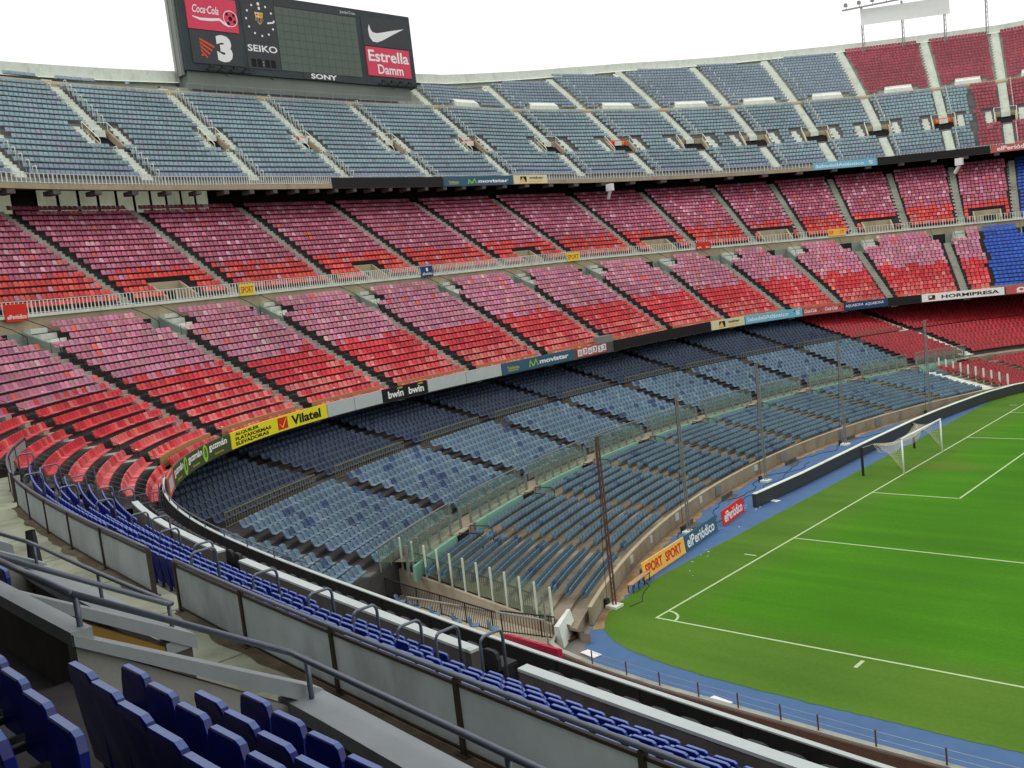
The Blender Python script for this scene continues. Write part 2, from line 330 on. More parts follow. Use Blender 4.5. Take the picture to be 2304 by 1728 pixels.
def grassmat():
    m = bpy.data.materials.new('pitch_grass'); m.use_nodes = True; n = m.node_tree; b = n.nodes['Principled BSDF']
    b.inputs['Roughness'].default_value = .85; b.inputs['Specular IOR Level'].default_value = .15
    tcn = n.nodes.new('ShaderNodeTexCoord'); sx = n.nodes.new('ShaderNodeSeparateXYZ'); n.links.new(tcn.outputs['Object'], sx.inputs[0])
    def math_(op, a, bb=None, c=None):
        q = n.nodes.new('ShaderNodeMath'); q.operation = op
        for i, x in enumerate((a, bb, c)):
            if x is None: continue
            if isinstance(x, (int, float)): q.inputs[i].default_value = x
            else: n.links.new(x, q.inputs[i])
        return q.outputs[0]
    def noise(sc, det=5, vec=None, rough=.6):
        z = n.nodes.new('ShaderNodeTexNoise'); z.inputs['Scale'].default_value = sc; z.inputs['Detail'].default_value = det; z.inputs['Roughness'].default_value = rough
        n.links.new(vec or tcn.outputs['Object'], z.inputs['Vector']); return z.outputs['Fac']
    big = noise(.10, 4); mid = noise(.7, 6, rough=.7); fine = noise(5, 8, rough=.92)
    mp = n.nodes.new('ShaderNodeMapping'); mp.inputs['Scale'].default_value = (.09, 1, 1); mp.inputs['Rotation'].default_value = (0, 0, math.radians(4)); n.links.new(tcn.outputs['Object'], mp.inputs['Vector'])
    strk = noise(.55, 5, mp.outputs['Vector'], .55)
    # how far inside the marked field (soft edge)
    ex = math_('MINIMUM', sx.outputs['X'], sx.outputs['Y']); wob = math_('MULTIPLY', math_('SUBTRACT', mid, .5), 2.2)
    ins = n.nodes.new('ShaderNodeMapRange'); n.links.new(math_('ADD', ex, wob), ins.inputs['Value']); ins.inputs['From Min'].default_value = -.5; ins.inputs['From Max'].default_value = 2.5
    # mowing bands
    bd = math_('SINE', math_('MULTIPLY', sx.outputs['X'], math.pi/5.5)); bd = math_('MULTIPLY', bd, .035)
    tone = math_('ADD', math_('ADD', math_('MULTIPLY', big, .22), math_('MULTIPLY', strk, .45)), math_('ADD', bd, math_('MULTIPLY', fine, .62)))
    r1 = n.nodes.new('ShaderNodeValToRGB'); n.links.new(tone, r1.inputs['Fac'])
    r1.color_ramp.elements[0].position = .42; r1.color_ramp.elements[0].color = (*lin((50, 98, 2)), 1)
    r1.color_ramp.elements[1].position = .95; r1.color_ramp.elements[1].color = (*lin((88, 146, 14)), 1)
    e = r1.color_ramp.elements.new(.68); e.color = (*lin((62, 121, 4)), 1)
    r2_ = n.nodes.new('ShaderNodeValToRGB'); n.links.new(tone, r2_.inputs['Fac'])
    r2_.color_ramp.elements[0].position = .42; r2_.color_ramp.elements[0].color = (*lin((58, 98, 14)), 1)
    r2_.color_ramp.elements[1].position = .95; r2_.color_ramp.elements[1].color = (*lin((96, 132, 44)), 1)
    mx = n.nodes.new('ShaderNodeMixRGB'); n.links.new(ins.outputs[0], mx.inputs['Fac']); n.links.new(r2_.outputs[0], mx.inputs[1]); n.links.new(r1.outputs[0], mx.inputs[2])
    # worn patch in the goal mouth
    dx = math_('DIVIDE', math_('SUBTRACT', sx.outputs['X'], 2.2), 2.6); dy = math_('DIVIDE', math_('SUBTRACT', sx.outputs['Y'], 33.2), 1.6)
    rr = math_('ADD', math_('ADD', math_('MULTIPLY', dx, dx), math_('MULTIPLY', dy, dy)), math_('MULTIPLY', math_('SUBTRACT', mid, .5), 3.0))
    wr = n.nodes.new('ShaderNodeMapRange'); n.links.new(rr, wr.inputs['Value']); wr.inputs['From Min'].default_value = 1.4; wr.inputs['From Max'].default_value = -.2; wr.inputs['To Max'].default_value = .7
    m2 = n.nodes.new('ShaderNodeMixRGB'); n.links.new(wr.outputs[0], m2.inputs['Fac']); n.links.new(mx.outputs[0], m2.inputs[1]); m2.inputs[2].default_value = (*lin((96, 104, 40)), 1)
    n.links.new(m2.outputs[0], b.inputs['Base Color'])
    bp = n.nodes.new('ShaderNodeBump'); bp.inputs['Strength'].default_value = .5; bp.inputs['Distance'].default_value = .03
    n.links.new(noise(22, 3), bp.inputs['Height']); n.links.new(bp.outputs[0], b.inputs['Normal']); return m

# ------------------------------------------------------------------ ground, track, pitch
def flat(name, pts, z, m, kind='structure'):
    o = MB().add([(x, y, z) for x, y in pts], [tuple(range(len(pts)))]).build(name, m); tag(o, kind=kind); return o
flat('ground', [(-600, -600), (700, -600), (700, 700), (-600, 700)], -.03, M_ground)
wallpts = [tuple(q) for q in WC[::4]]
flat('running_track', wallpts, 0.0, M_track)
th = np.linspace(0, 2*np.pi, 361)[:-1]
gp = [(52.5+55.83*math.copysign(abs(math.cos(t))**(2/13.96), math.cos(t)), 34+38.74*math.copysign(abs(math.sin(t))**(2/13.96), math.sin(t))) for t in th]
def rough_edge(pts, a=.02):
    P = resamp(np.array(pts+[pts[0]]), .35); return [(x+rng.normal(0, a), y+rng.normal(0, a)) for x, y in P]
# denser sampling near the two near corners, where the outline turns
tt = np.unique(np.concatenate([np.linspace(0, 2*np.pi, 720), *[np.pi*k/2+np.concatenate([-np.geomspace(1e-5, .3, 60), np.geomspace(1e-5, .3, 60)]) for k in range(5)]]))
tt = tt[(tt >= 0) & (tt < 2*np.pi)]
gp = [(52.5+55.83*math.copysign(abs(math.cos(t))**(2/13.96), math.cos(t)), 34+38.74*math.copysign(abs(math.sin(t))**(2/13.96), math.sin(t))) for t in tt]
flat('grass_pitch', rough_edge(gp), .012, grassmat())
mb = MB(); strip(mb, WF, ur(63, 135, .5), [(-.62, .004), (-.05, .006)])
for i in range(len(mb.v)):   # ragged outer edge of the soil line
    x, y, z = mb.v[i]
    if abs(z-.004) < 1e-6: mb.v[i] = (x+rng.normal(0, .14), y+rng.normal(0, .1), z)
tag(mb.build('soil_strip', M_dirt), kind='structure')
mb = MB(); Z = .017; lw = .12
def ln(x0, y0, x1, y1, w=lw):
    d = math.hypot(x1-x0, y1-y0); nx, ny = -(y1-y0)/d*w/2, (x1-x0)/d*w/2
    mb.quad((x0+nx, y0+ny, Z), (x0-nx, y0-ny, Z), (x1-nx, y1-ny, Z), (x1+nx, y1+ny, Z))
ln(0, -lw/2, 0, 68+lw/2); ln(.06, 0, 105, 0); ln(.06, 68, 105, 68); ln(105, 0, 105, 68)
for a, b, c in ((16.5, 13.84, 54.16), (5.5, 24.84, 43.16)):
    ln(.06, b, a, b); ln(a, b-lw/2, a, c+lw/2); ln(.06, c, a, c)
ln(52.5, .06, 52.5, 67.94)
for k in range(14):
    a0, a1 = math.pi/2*k/14, math.pi/2*(k+1)/14
    mb.add([(r*math.cos(a), r*math.sin(a), Z+.001) for r, a in ((.94, a0), (1.06, a0), (1.06, a1), (.94, a1))], [(0, 1, 2, 3)])
for k in range(20):
    t0 = math.acos(5.5/9.15); a0 = -t0+2*t0*k/20; a1 = -t0+2*t0*(k+1)/20
    mb.add([(11+r*math.cos(a), 34+r*math.sin(a), Z) for r, a in ((9.09, a0), (9.21, a0), (9.21, a1), (9.09, a1))], [(0, 1, 2, 3)])
ln(10.15, -.35, 10.15, -1.1, .16); ln(-.35, 10.15, -1.1, 10.15); ln(-.35, 57.85, -1.1, 57.85); ln(10.85, 34, 11.15, 34, .25)
tag(mb.build('pitch_lines', M_line), kind='structure')

# ------------------------------------------------------------------ stands
U3 = [283, 275, 265.9, 257.6, 247.7, 236, 223.9, 214, 206.2, 200.2, 194.9, 190.6, 186.4, 182, 177.2, 172.3, 167, 161, 154, 147]
A2L = [(285.9, 283.4), (276.7, 274.2), (266.6, 265.4), (257.2, 257.1), (247.8, 246.8), (238.0, 235.6), (227.9, 224.1), (217.4, 213.9), (207.9, 205.4), (199.2, 199.2), (192.4, 193.3), (186.5, 187.0), (178.5, 179.0), (170, 171), (162, 162), (153, 153), (144, 144)]
VT1 = [64, 73, 81.2, 88.9, 96.4, 103.5, 110.7, 117.2, 123.9, 130.6, 137.6, 145, 152]
T2L = [(.75+.975*i, 8.35+.482*i) for i in range(18)]
T2U = [(19.3+.9*i, 18.1+.57*i) for i in range(17)]
T3L = [(30.0+.845*i, 29.85+.678*i) for i in range(18)]
def t3n(u): return int(np.interp(u, [183, 188, 196, 202, 210, 235, 246, 256, 262], [17, 16, 14, 10, 7, 3, 2, 1, 1]))
T3U = [(45.8+.8*i, 42.5+.64*i) for i in range(18)]
T1F = [(.75+.8*i, .45+.13*i) for i in range(11)]
T1M = [(11.6+.84*i, 2.6+.23*i) for i in range(10)]
T1U = [(20.9+.84*i, 4.95+.2*i) for i in range(15)]
VT3 = [u for u in U3 if 150 < u < 280]
H3 = [(u+.4*np.interp(u, [172, 177, 182, 186.4, 190.6, 195, 200, 206, 214, 224], [.2, .3, .75, .95, 1.05, 1.2, 1.0, .5, .1, 0])-.95, u+.4*np.interp(u, [172, 177, 182, 186.4, 190.6, 195, 200, 206, 214, 224], [.2, .3, .75, .95, 1.05, 1.2, 1.0, .5, .1, 0])+.95, 35.0, 37.8) for u in VT3]
HU = [((U3[k]+U3[k+1])/2-1.3, (U3[k]+U3[k+1])/2+1.3, 19.0, 21.7) for k in range(0, len(U3)-1, 2)]
H2 = [(b-1.0, b+1.0, 15.0, 18.3) for a, b in A2L if b > 150]
_dU = ([172, 177, 182, 186.4, 190.6, 195, 200, 206, 214, 224], [.2, .3, .75, .95, 1.05, 1.2, 1.0, .5, .1, 0])
def UW(u, d): return u+np.interp(u, *_dU)*max(0, (d-30)/15.)
def steps(rows, dn):   # (d,z) profile of a flight of terraces
    pr = [(rows[0][0]-.35, rows[0][1]-.5)]
    for d, z in rows: pr += [(d-.35, z), (d+dn-.355, z)]
    return pr
UF = ur(140, 296.2)
# lower tier
low = empty('lower_stand', (0, 0, 0), 'lowest seating tier curving round the goal end below the advertising fascia', 'stand')
vv = ur(57.5, 160)
mb = MB(); strip(mb, WF, ur(60.5, 150, .8), steps(T1F, .8)+[(9.7, 1.85)], clamp=-3.95); mb.build('front_terrace', M_treadf, low)
mb = MB(); mb2 = MB(); strip(mb2, WF, ur(66, 160), [(9.75, 1.2), (9.75, 2.46), (11.195, 2.46)]); mb2.build('screen_walkway', M_treadf, low); strip(mb, WF, vv, [(11.2, .4), (11.2, 2.45)]+steps(T1M, .84)[1:]+[(20.2, 4.9), (20.4, 4.9)]+steps(T1U, .84)[1:]+[(34.5, 8.0)]); mb.build('upper_terrace', M_tread, low)
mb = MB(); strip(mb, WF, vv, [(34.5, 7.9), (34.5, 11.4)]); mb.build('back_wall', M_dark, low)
# middle tier
mid = empty('middle_stand', (0, 0, 0), 'middle seating tier with the long advertising fascia along its front edge', 'stand')
mb = MB(); strip(mb, FF, UF, [(.12, 8.2)]+steps(T2L, .975)[1:]+[(18.15, 16.6)], holes=H2); mb.build('lower_terrace', M_tread, mid)
mb = MB(); strip(mb, FF, UF, [(18.16, 16.5), (18.16, 17.75)]); mb.build('band_wall', M_tan, mid)
mb = MB(); sweepbox(mb, FF, 140, 291, 17.98, 19.3, 17.75, 17.98); mb.build('walkway_slab', M_lite, mid)
mb = MB(); strip(mb, FF, UF, steps(T2U, .9), holes=HU); mb.build('upper_terrace', M_tread, mid)
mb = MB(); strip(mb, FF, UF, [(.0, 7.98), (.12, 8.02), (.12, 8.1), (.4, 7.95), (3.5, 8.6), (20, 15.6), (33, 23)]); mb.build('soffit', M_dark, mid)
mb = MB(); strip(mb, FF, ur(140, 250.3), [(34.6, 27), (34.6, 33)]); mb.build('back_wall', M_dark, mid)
M_glz = mat('pale_glazing', (214, 222, 196), .4, .2, .5, stain=.7, stain_rgb=(84, 90, 70))
_translucent(M_glz, .85)
# rear glazing behind the last rows (left part)
mb = MB(); fm = MB()
us = np.arange(250.3, 291, 1.32)
for i, a in enumerate(us):
    q = [p3(FF, a+.06, 34.6, 27.2), p3(FF, a+1.26, 34.6, 27.2), p3(FF, a+1.26, 34.6, 31.2), p3(FF, a+.06, 34.6, 31.2)]; MB().quad(*q).build('rear_pane' if i not in (10, 22) else 'rear_doorway', M_glz if i not in (10, 22) else M_black, mid)
    sweepbox(fm, FF, a-.07, a+.06, 34.45, 34.62, 27.2, 31.2)
sweepbox(fm, FF, 250.3, 291, 34.45, 34.63, 31.2, 33.5)
fm.build('window_frame', M_dark, mid)
# upper tier
M_t3 = mat('top_terrace_concrete', (116, 116, 114), .92, .15, 1.1, .1, stain=.5, stain_rgb=(50, 48, 46))
upp = empty('upper_stand', (0, 0, 0), 'steep top seating tier with pale aisle steps below the sky', 'stand')
UF3 = ur(140, 284)
mb = MB(); strip(mb, FF, UF3, [(29.0, 28.75), (29.0, 29.28), (29.15, 29.36)]+steps(T3L, .845)[1:]+[(44.95, 41.5)], holes=H3); mb.build('lower_terrace', M_t3, upp)
mb = MB(); sweepbox(mb, FF, 140, 284, 28.86, 28.998, 28.78, 29.26); mb.build('slab_edge', M_tan, upp)
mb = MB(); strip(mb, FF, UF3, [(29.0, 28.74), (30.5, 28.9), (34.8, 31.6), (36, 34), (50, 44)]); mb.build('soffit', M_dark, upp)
for a in np.arange(168, 283, 2.6):   # beam ends under the slab
    mb = MB(); sweepbox(mb, FF, a, a+.45, 28.9, 30.4, 28.35, 28.74); mb.build('beam', M_cond, upp)
mb = MB(); strip(mb, FF, ur(140, 262), [(44.95, 41.3), (44.95, 42.15), (45.25, 42.5)]); mb.build('band_wall', M_tan, upp)
mb = MB(); rim = MB()
for k in range(len(U3)-1):
    ub, ua = U3[k], U3[k+1]
    if ub > 266: continue
    n = t3n((ua+ub)/2); r = T3U[:max(n, 1)]
    strip(mb, FF, ur(ua, ub), steps(r, .8)+[(r[-1][0]+.5, r[-1][1]+.02)])
uu = ur(140, 284); nn = np.interp(uu, [183, 188, 196, 202, 210, 235, 246, 256, 262, 284], [17.8, 17.2, 15.3, 12.2, 8.6, 4.6, 3.3, 2.3, 1.6, 0.4])
k0 = len(rim.v)
prof = []
for j, (dd, dz) in enumerate(((.0, -1.2), (.0, 1.0), (.25, 1.05), (.3, -12))):
    P = np.array([FF.P(u, 45.6+.8*n+dd, 42.35+.64*n+dz) for u, n in zip(uu, nn)]); prof.append(P)
nu = len(uu); rim.v = [tuple(q) for P in prof for q in P.tolist()]
for j in range(3):
    for i in range(nu-1): rim.f.append((j*nu+i, j*nu+i+1, (j+1)*nu+i+1, (j+1)*nu+i)); rim.m.append(0)
mb.build('top_terrace', M_con, upp)
rim.build('rim_parapet', M_lite, upp)
# strip of floor between the top rows and the rim
mb = MB(); P0 = np.array([FF.P(u, 45.5+.8*n-.8, 42.4+.64*(n-1)) for u, n in zip(uu, nn)]); P1 = np.array([FF.P(u, 45.62+.8*n, 42.37+.64*n-.25) for u, n in zip(uu, nn)])
mb.v = [tuple(q) for q in P0.tolist()]+[tuple(q) for q in P1.tolist()]
mb.f = [(i, i+1, nu+i+1, nu+i) for i in range(nu-1)]; mb.m = [0]*(nu-1); mb.build('rim_ledge', M_lite, upp)

# aisle stairs: pale half steps, each flight a part of its stand
def stairs(fr, rows, dn, u0_, u1_, d0, d1, parent, m, w=.55, rise=None, name='aisle_stairs', skip=None, off=.16):
    mb = MB()
    for i, (d, z) in enumerate(rows):
        if skip and skip[0] < d+.2 < skip[1]: continue
        u = u0_+(u1_-u0_)*((d-d0)/(d1-d0))
        c = np.array(p3(fr, u, d, z)); n = fr.n(u); t = fr.t(u)
        rz = (rows[1][1]-rows[0][1]) if len(rows) > 1 else .5
        o_ = t*(-off if fr is FF else off)
        mb.obox(c[:2]+n*(dn/2-.35)+o_, t, n, w*.72, dn/2-.005, c[2]-.02, c[2]+.008)
        mb.obox(c[:2]-n*.362+o_, t, n, w*.72, .012, c[2]-rz+.01, c[2]+.004)
        mb.obox(c[:2]+n*(dn-.35-.2)+o_, t, n, w*.7, .17, c[2], c[2]+rz/2)
    if not skip:
        for i in range(len(rows)-1):
            A_, B_ = rows[i], rows[i+1]; ua_ = u0_+(u1_-u0_)*((A_[0]-d0)/(d1-d0)); ub_ = u0_+(u1_-u0_)*((B_[0]-d0)/(d1-d0))
            mb.hexa([p3(fr, ua_-.3, A_[0], A_[1]-.3), p3(fr, ua_+.3, A_[0], A_[1]-.3), p3(fr, ub_+.3, B_[0]+.1, B_[1]-.3), p3(fr, ub_-.3, B_[0]+.1, B_[1]-.3), p3(fr, ua_-.3, A_[0], A_[1]-.02), p3(fr, ua_+.3, A_[0], A_[1]-.02), p3(fr, ub_+.3, B_[0]+.1, B_[1]-.02), p3(fr, ub_-.3, B_[0]+.1, B_[1]-.02)])
    return mb.build(name, m, parent)
for a, b in A2L[:]: stairs(FF, T2L, .975, a, b, .75, 17.4, mid, M_con, .56, skip=(14.9, 18.4))
for k, u in enumerate(U3[1:]):
    stairs(FF, T2U, .9, u, u, 19, 34, mid, M_con, .56)
    stairs(FF, T3L, .845, u, UW(u, 44), 30, 44, upp, M_lite, .84, skip=(34.9, 37.8), off=.08)
    for sg in (-1, 1): stairs(FF, [q for q in T3L if 34.6 < q[0] < 37.9], .845, u+sg*1.36, UW(u, 44)+sg*1.36, 30, 44, upp, M_lite, .56, off=0)
    if u < 262: stairs(FF, T3U[:max(1, t3n(u-1))], .8, UW(u, 45), UW(u, 58), 45, 58, upp, M_lite, .8)
for v in VT1: stairs(WF, T1M, .84, v, v, 11, 20, low, M_cond if v < 132 else M_lite, .6 if v < 132 else 1.0)
for v in VT1[-3:]: stairs(WF, T1U[:9], .84, v, v, 11, 20, low, M_lite, 1.0)
stairs(WF, T1F, .8, 131.0, 131.0, 0, 9, low, M_lite, .9)

# ------------------------------------------------------------------ seats
def seat_mesh(kind):
    if kind == 'bucket':
        prof = [(.0, .77), (.05, .58), (.10, .42), (.43, .41), (.44, .37), (.07, .37), (.0, .56), (-.04, .76)]; cols = [(-.225, .02), (-.13, -.035), (.13, -.035), (.225, .02)]
    elif kind == 'shell':
        prof = [(.0, .74), (.06, .54), (.11, .40), (.38, .38), (.40, .33), (.07, .35), (.0, .54), (-.035, .74)]; cols = [(-.205, .06), (-.13, -.05), (.13, -.05), (.205, .06)]
    elif kind == 'tall':
        prof = [(.0, .80), (.08, .43), (.42, .40), (.42, .355), (.04, .38), (-.04, .80)]; cols = [(-.238, 0), (.238, 0)]
    elif kind == 'low':
        prof = [(.0, .64), (.08, .38), (.42, .36), (.42, .32), (.04, .33), (-.04, .64)]; cols = [(-.236, 0), (.236, 0)]
    elif kind == 'flip':
        prof = [(.0, .82), (.05, .50), (.14, .46), (.18, .72), (.24, .72), (.22, .42), (.02, .40), (-.04, .80)]; cols = [(-.238, 0), (.238, 0)]
    V = []; F = []; n = len(prof)
    for x, rec in cols:
        for j, (y, z) in enumerate(prof):
            edge = abs(x) > .2; zz = z-(.035 if (edge and z > .7 and len(cols) > 2) else 0); V.append((x*(.9 if z > .7 and edge else 1), y+(rec if y < .3 else rec*.3), zz))
    for c in range(len(cols)-1):
        for j in range(n): F.append((c*n+j, c*n+(j+1) % n, (c+1)*n+(j+1) % n, (c+1)*n+j))
    e = (len(cols)-1)*n
    for off, rev in ((0, 0), (e, 1)):
        for a in range(n//2-1):
            q = (off+a, off+a+1, off+n-2-a, off+n-1-a); F.append(q[::-1] if not rev else q)
    return np.array(V), np.array(F)
SEATM = {k: seat_mesh(k) for k in ('bucket', 'low', 'flip', 'shell', 'tall')}
def row_us(fr, ua, ub, d, sp=.5, margin=.62, cut=None):
    """u values of seats filling one row of a block between aisles ua>ub"""
    a, b = min(ua, ub), max(ua, ub); us = np.linspace(a, b, 40); P = fr.P(us, np.full(40, d), 0)[:, :2]
    L = np.r_[0, np.cumsum(np.linalg.norm(np.diff(P, axis=0), axis=1))]; use = L[-1]-2*margin; n = int(use/sp)
    if n < 1: return []
    s0 = margin+(use-n*sp)/2+sp/2; r = np.interp(s0+sp*np.arange(n), L, us)[::-1]
    return [q for q in r if not (cut and cut(q, d))]
def frame_at(fr, u, d, z):
    c = np.array(p3(fr, u, d, z)); n = fr.n(u); f = np.array([-n[0], -n[1], 0.]); x = np.array([f[1], -f[0], 0.]); return c, x, f
def project(P):
    d = np.asarray(P)-np.array(CAMP); k = d@np.array(fw); return 512+FPX/2.25*(d@np.array(r2))/k, 384-FPX/2.25*(d@np.array(u2))/k, k
class Seats:
    def __init__(s): s.L = []
    def add(s, fr, us, d, z, colfn, info, jit=.0):
        for j, u in enumerate(us):
            c, x, f = frame_at(fr, u, d, z); k_ = 1+.06*math.sin(u*.31+z*.4)+.05*math.sin(u*.83-z*.7)+.04*math.sin(u*.11+z)
            s.L.append((c, x, f, tuple(min(.9, q*k_) for q in colfn(u)), (*info, j)))
    def build(s, kind, name, label, n_ind, labfn, cat, grp, indname, maxpx=1e9):
        V, F = SEATM[kind]; nv = len(V)
        order = []
        for i, q in enumerate(s.L):
            X, Y, K = project(q[0]+np.array([0, 0, .6]))
            if 0 < K and -8 < X < 1032 and -8 < Y < 776: order.append((K, i))
        order.sort(); ind = set(i for _, i in order[:n_ind]); rest = [q for i, q in enumerate(s.L) if i not in ind]
        if rest:
            C = np.array([q[0] for q in rest]); X = np.array([q[1] for q in rest]); Y = np.array([q[2] for q in rest]); Zv = np.array([0, 0, 1.])
            jz = rng.normal(0, .006, (len(rest), 1, 1))
            A = C[:, None]+V[None, :, 0:1]*X[:, None]+V[None, :, 1:2]*Y[:, None]*(1+jz)+V[None, :, 2:3]*Zv*(1+jz)
            fc = (F[None]+np.arange(len(rest))[:, None, None]*nv).reshape(-1)
            me = bpy.data.meshes.new(name); me.vertices.add(len(rest)*nv); me.vertices.foreach_set('co', A.reshape(-1).astype(np.float32))
            nf = len(rest)*len(F); me.loops.add(nf*4); me.loops.foreach_set('vertex_index', fc.astype(np.int32))
            me.polygons.add(nf); me.polygons.foreach_set('loop_start', np.arange(nf, dtype=np.int32)*4)
            at = me.attributes.new('Col', 'FLOAT_COLOR', 'POINT')
            cc = np.repeat(np.array([(*q[3], 1) for q in rest], np.float32), nv, axis=0); at.data.foreach_set('color', cc.reshape(-1))
            me.materials.append(M_seatA); me.update(calc_edges=True); me.validate()
            o = bpy.data.objects.new(name, me); COL.objects.link(o); tag(o, label, cat, None, 'stuff')
        me = bpy.data.meshes.new(indname); me.from_pydata(V.tolist(), [], F.tolist()); me.materials.append(M_seatO); me.update()
        for i in ind:
            c, x, f, col, info = s.L[i]; o = bpy.data.objects.new(indname, me); COL.objects.link(o)
            M = Matrix(((x[0], f[0], 0, c[0]), (x[1], f[1], 0, c[1]), (0, 0, 1, c[2]), (0, 0, 0, 1))); o.matrix_world = M; o.color = (*col, 1)
            tag(o, labfn(info), cat, grp)
def jit(c, a=.10, b=.06):
    k = 1+rng.normal(0, a); l = np.array(lin(c)); l = l*k*(1+rng.normal(0, b, 3)); return tuple(np.clip(l, .003, .9))
PINK = [(190, 116, 138), (182, 108, 130), (200, 132, 152), (172, 106, 126), (180, 122, 132)]
REDS = [(200, 44, 52), (190, 38, 48), (208, 62, 64)]; SALM = [(212, 98, 94), (204, 86, 84), (198, 66, 68), (216, 116, 108)]
def pick(L): return L[rng.integers(len(L))]
def col2l(i):
    def f(u):
        r = rng.random()
        if i <= 3: return jit(pick(SALM if r < .8 else REDS), .08)
        if i <= 7: return jit(pick(REDS if r < .86 else SALM), .07)
        if i == 8 and r < .4: return jit(pick(REDS), .07)
        return jit((214, 92, 76) if r < .035 else (206, 160, 160) if r < .06 else pick(PINK), .065)
    return f
def col2u(i):
    def f(u):
        r = rng.random()
        if i <= 3: return jit(pick([(206, 62, 50), (196, 52, 50), (214, 88, 74)] if r < .95 else PINK), .08)
        if i == 4 and r < .5: return jit((208, 58, 54), .07)
        return jit((206, 92, 70) if r < .012 else (206, 148, 166) if r < .08 else pick([(180, 94, 116), (170, 84, 106), (192, 112, 134), (162, 84, 102)]), .07)
    return f
def blue2(u): return jit((40, 84, 176), .10)
red = Seats(); blu2 = Seats()
for i, (d, z) in enumerate(T2L):
    for k in range(len(A2L)-1):
        w = (d-.75)/16.6; ub = A2L[k][0]*(1-w)+A2L[k][1]*w; ua = A2L[k+1][0]*(1-w)+A2L[k+1][1]*w
        def cut(u, dd, ub=ub, ua=ua, i=i): return i >= 15 and (ub-u < 2.1 or u-ua < 1.3)
        us = row_us(FF, ua, ub, d, .5, .62, cut)
        us1 = [u for u in us if u > 175.7]; us2 = [u for u in us if u <= 175.3]
        red.add(FF, us1, d, z, col2l(i), ('lower', i, k+1)); blu2.add(FF, us2, d, z, blue2, ('blue', i, k))
    red.add(FF, row_us(FF, A2L[0][0]*(1-(d-.75)/16.6)+A2L[0][1]*(d-.75)/16.6, 295.9, d, .5, .5), d, z, col2l(i), ('lower', i, 0))
for i, (d, z) in enumerate(T2U):
    for k in range(len(U3)-1):
        ub, ua = U3[k], U3[k+1]; mm = (ua+ub)/2
        us = row_us(FF, ua, ub, d, .5, .6, (lambda u, dd, mm=mm, k=k, i=i: i < 3 and k % 2 == 0 and abs(u-mm) < 1.6))
        (red if ub > 172.5 else blu2).add(FF, us, d, z, col2u(i) if ub > 172.5 else blue2, ('upper', i, k))
red.build('bucket', 'red_seat_rows', 'remaining red and faded pink plastic seats of the middle tier', 300,
          lambda q: (f"red seat {q[3]+1} from left, row {q[1]+1} above the fascia, {'corner block' if q[2] == 0 else ordn(q[2])+' block right of corner'}"),
          'seat', 'red seats in the corner of the middle tier', 'red_chair')
blu2.build('low', 'far_blue_seat_rows', 'bright blue seat block at the right edge of the middle tier', 0, None, 'seat', '', 'blue_chair')
# lower tier seats
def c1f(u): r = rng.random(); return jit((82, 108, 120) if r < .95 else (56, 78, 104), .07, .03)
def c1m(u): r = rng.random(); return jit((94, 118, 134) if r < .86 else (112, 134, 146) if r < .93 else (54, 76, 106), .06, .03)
def c1u_shaded(u): return jit((46, 60, 78) if rng.random() < .93 else (34, 46, 72), .08, .03)  # covered upper rows: shade of the overhang put into the seat colour
def c1r(u): return jit((150, 36, 42), .07)
g1 = Seats(); g2 = Seats(); r1 = Seats()
for i, (d, z) in enumerate(T1F):
    for k in range(len(VT1)-1):
        va, vb = VT1[k], VT1[k+1]
        if k == 0: va = 64.3
        sk = 1.2 if k else 0     # the front aisles sit a little left of the upper ones
        va2, vb2 = (va-sk if k else va), vb-1.2
        us = row_us(WF, va2, vb2, d, .5, .55 if k else .4)
        us = [u for u in us if u < 130.2]
        g1.add(WF, us, d, z, c1f, ('front', i, k))
        us = [u for u in row_us(WF, va, vb, d, .5, .5) if u > 131.8]
        r1.add(WF, us, d, z, c1r, ('front', i, k))
for i, (d, z) in enumerate(T1M+T1U):
    for k in range(len(VT1)-1):
        cut = (lambda u, dd: False)
        us = row_us(WF, VT1[k], VT1[k+1], d, .5, .55)
        b = 130.6+.09*(d-11)
        (g2 if VT1[k] < 130 else r1).add(WF, us, d, z, (c1m if i < 10 else c1u_shaded) if VT1[k] < 130 else c1r, ('mid', i, k))
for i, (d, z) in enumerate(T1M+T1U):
    g2.add(WF, row_us(WF, 58.0, 63.7, d, .5, .15), d, z, c1m if i < 10 else c1u_shaded, ('mid', i, -1))
g1.build('flip', 'front_seat_rows', 'remaining grey blue folding seats in front of the glass barrier', 150,
         lambda q: f"folding seat {q[3]+1} from left, row {q[1]+1} above pitch wall, {ordn(q[2])} block from corner", 'seat', 'grey blue seats nearest the corner of the front block', 'folding_chair')
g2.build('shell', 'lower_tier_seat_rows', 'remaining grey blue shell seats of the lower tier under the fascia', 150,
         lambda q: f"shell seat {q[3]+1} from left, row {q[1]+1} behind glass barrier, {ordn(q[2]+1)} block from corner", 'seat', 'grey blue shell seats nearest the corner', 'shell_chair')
r1.build('low', 'far_red_seat_rows', 'dark red seat block beyond the blue rows of the lower tier', 0, None, 'seat', '', 'red_chair')
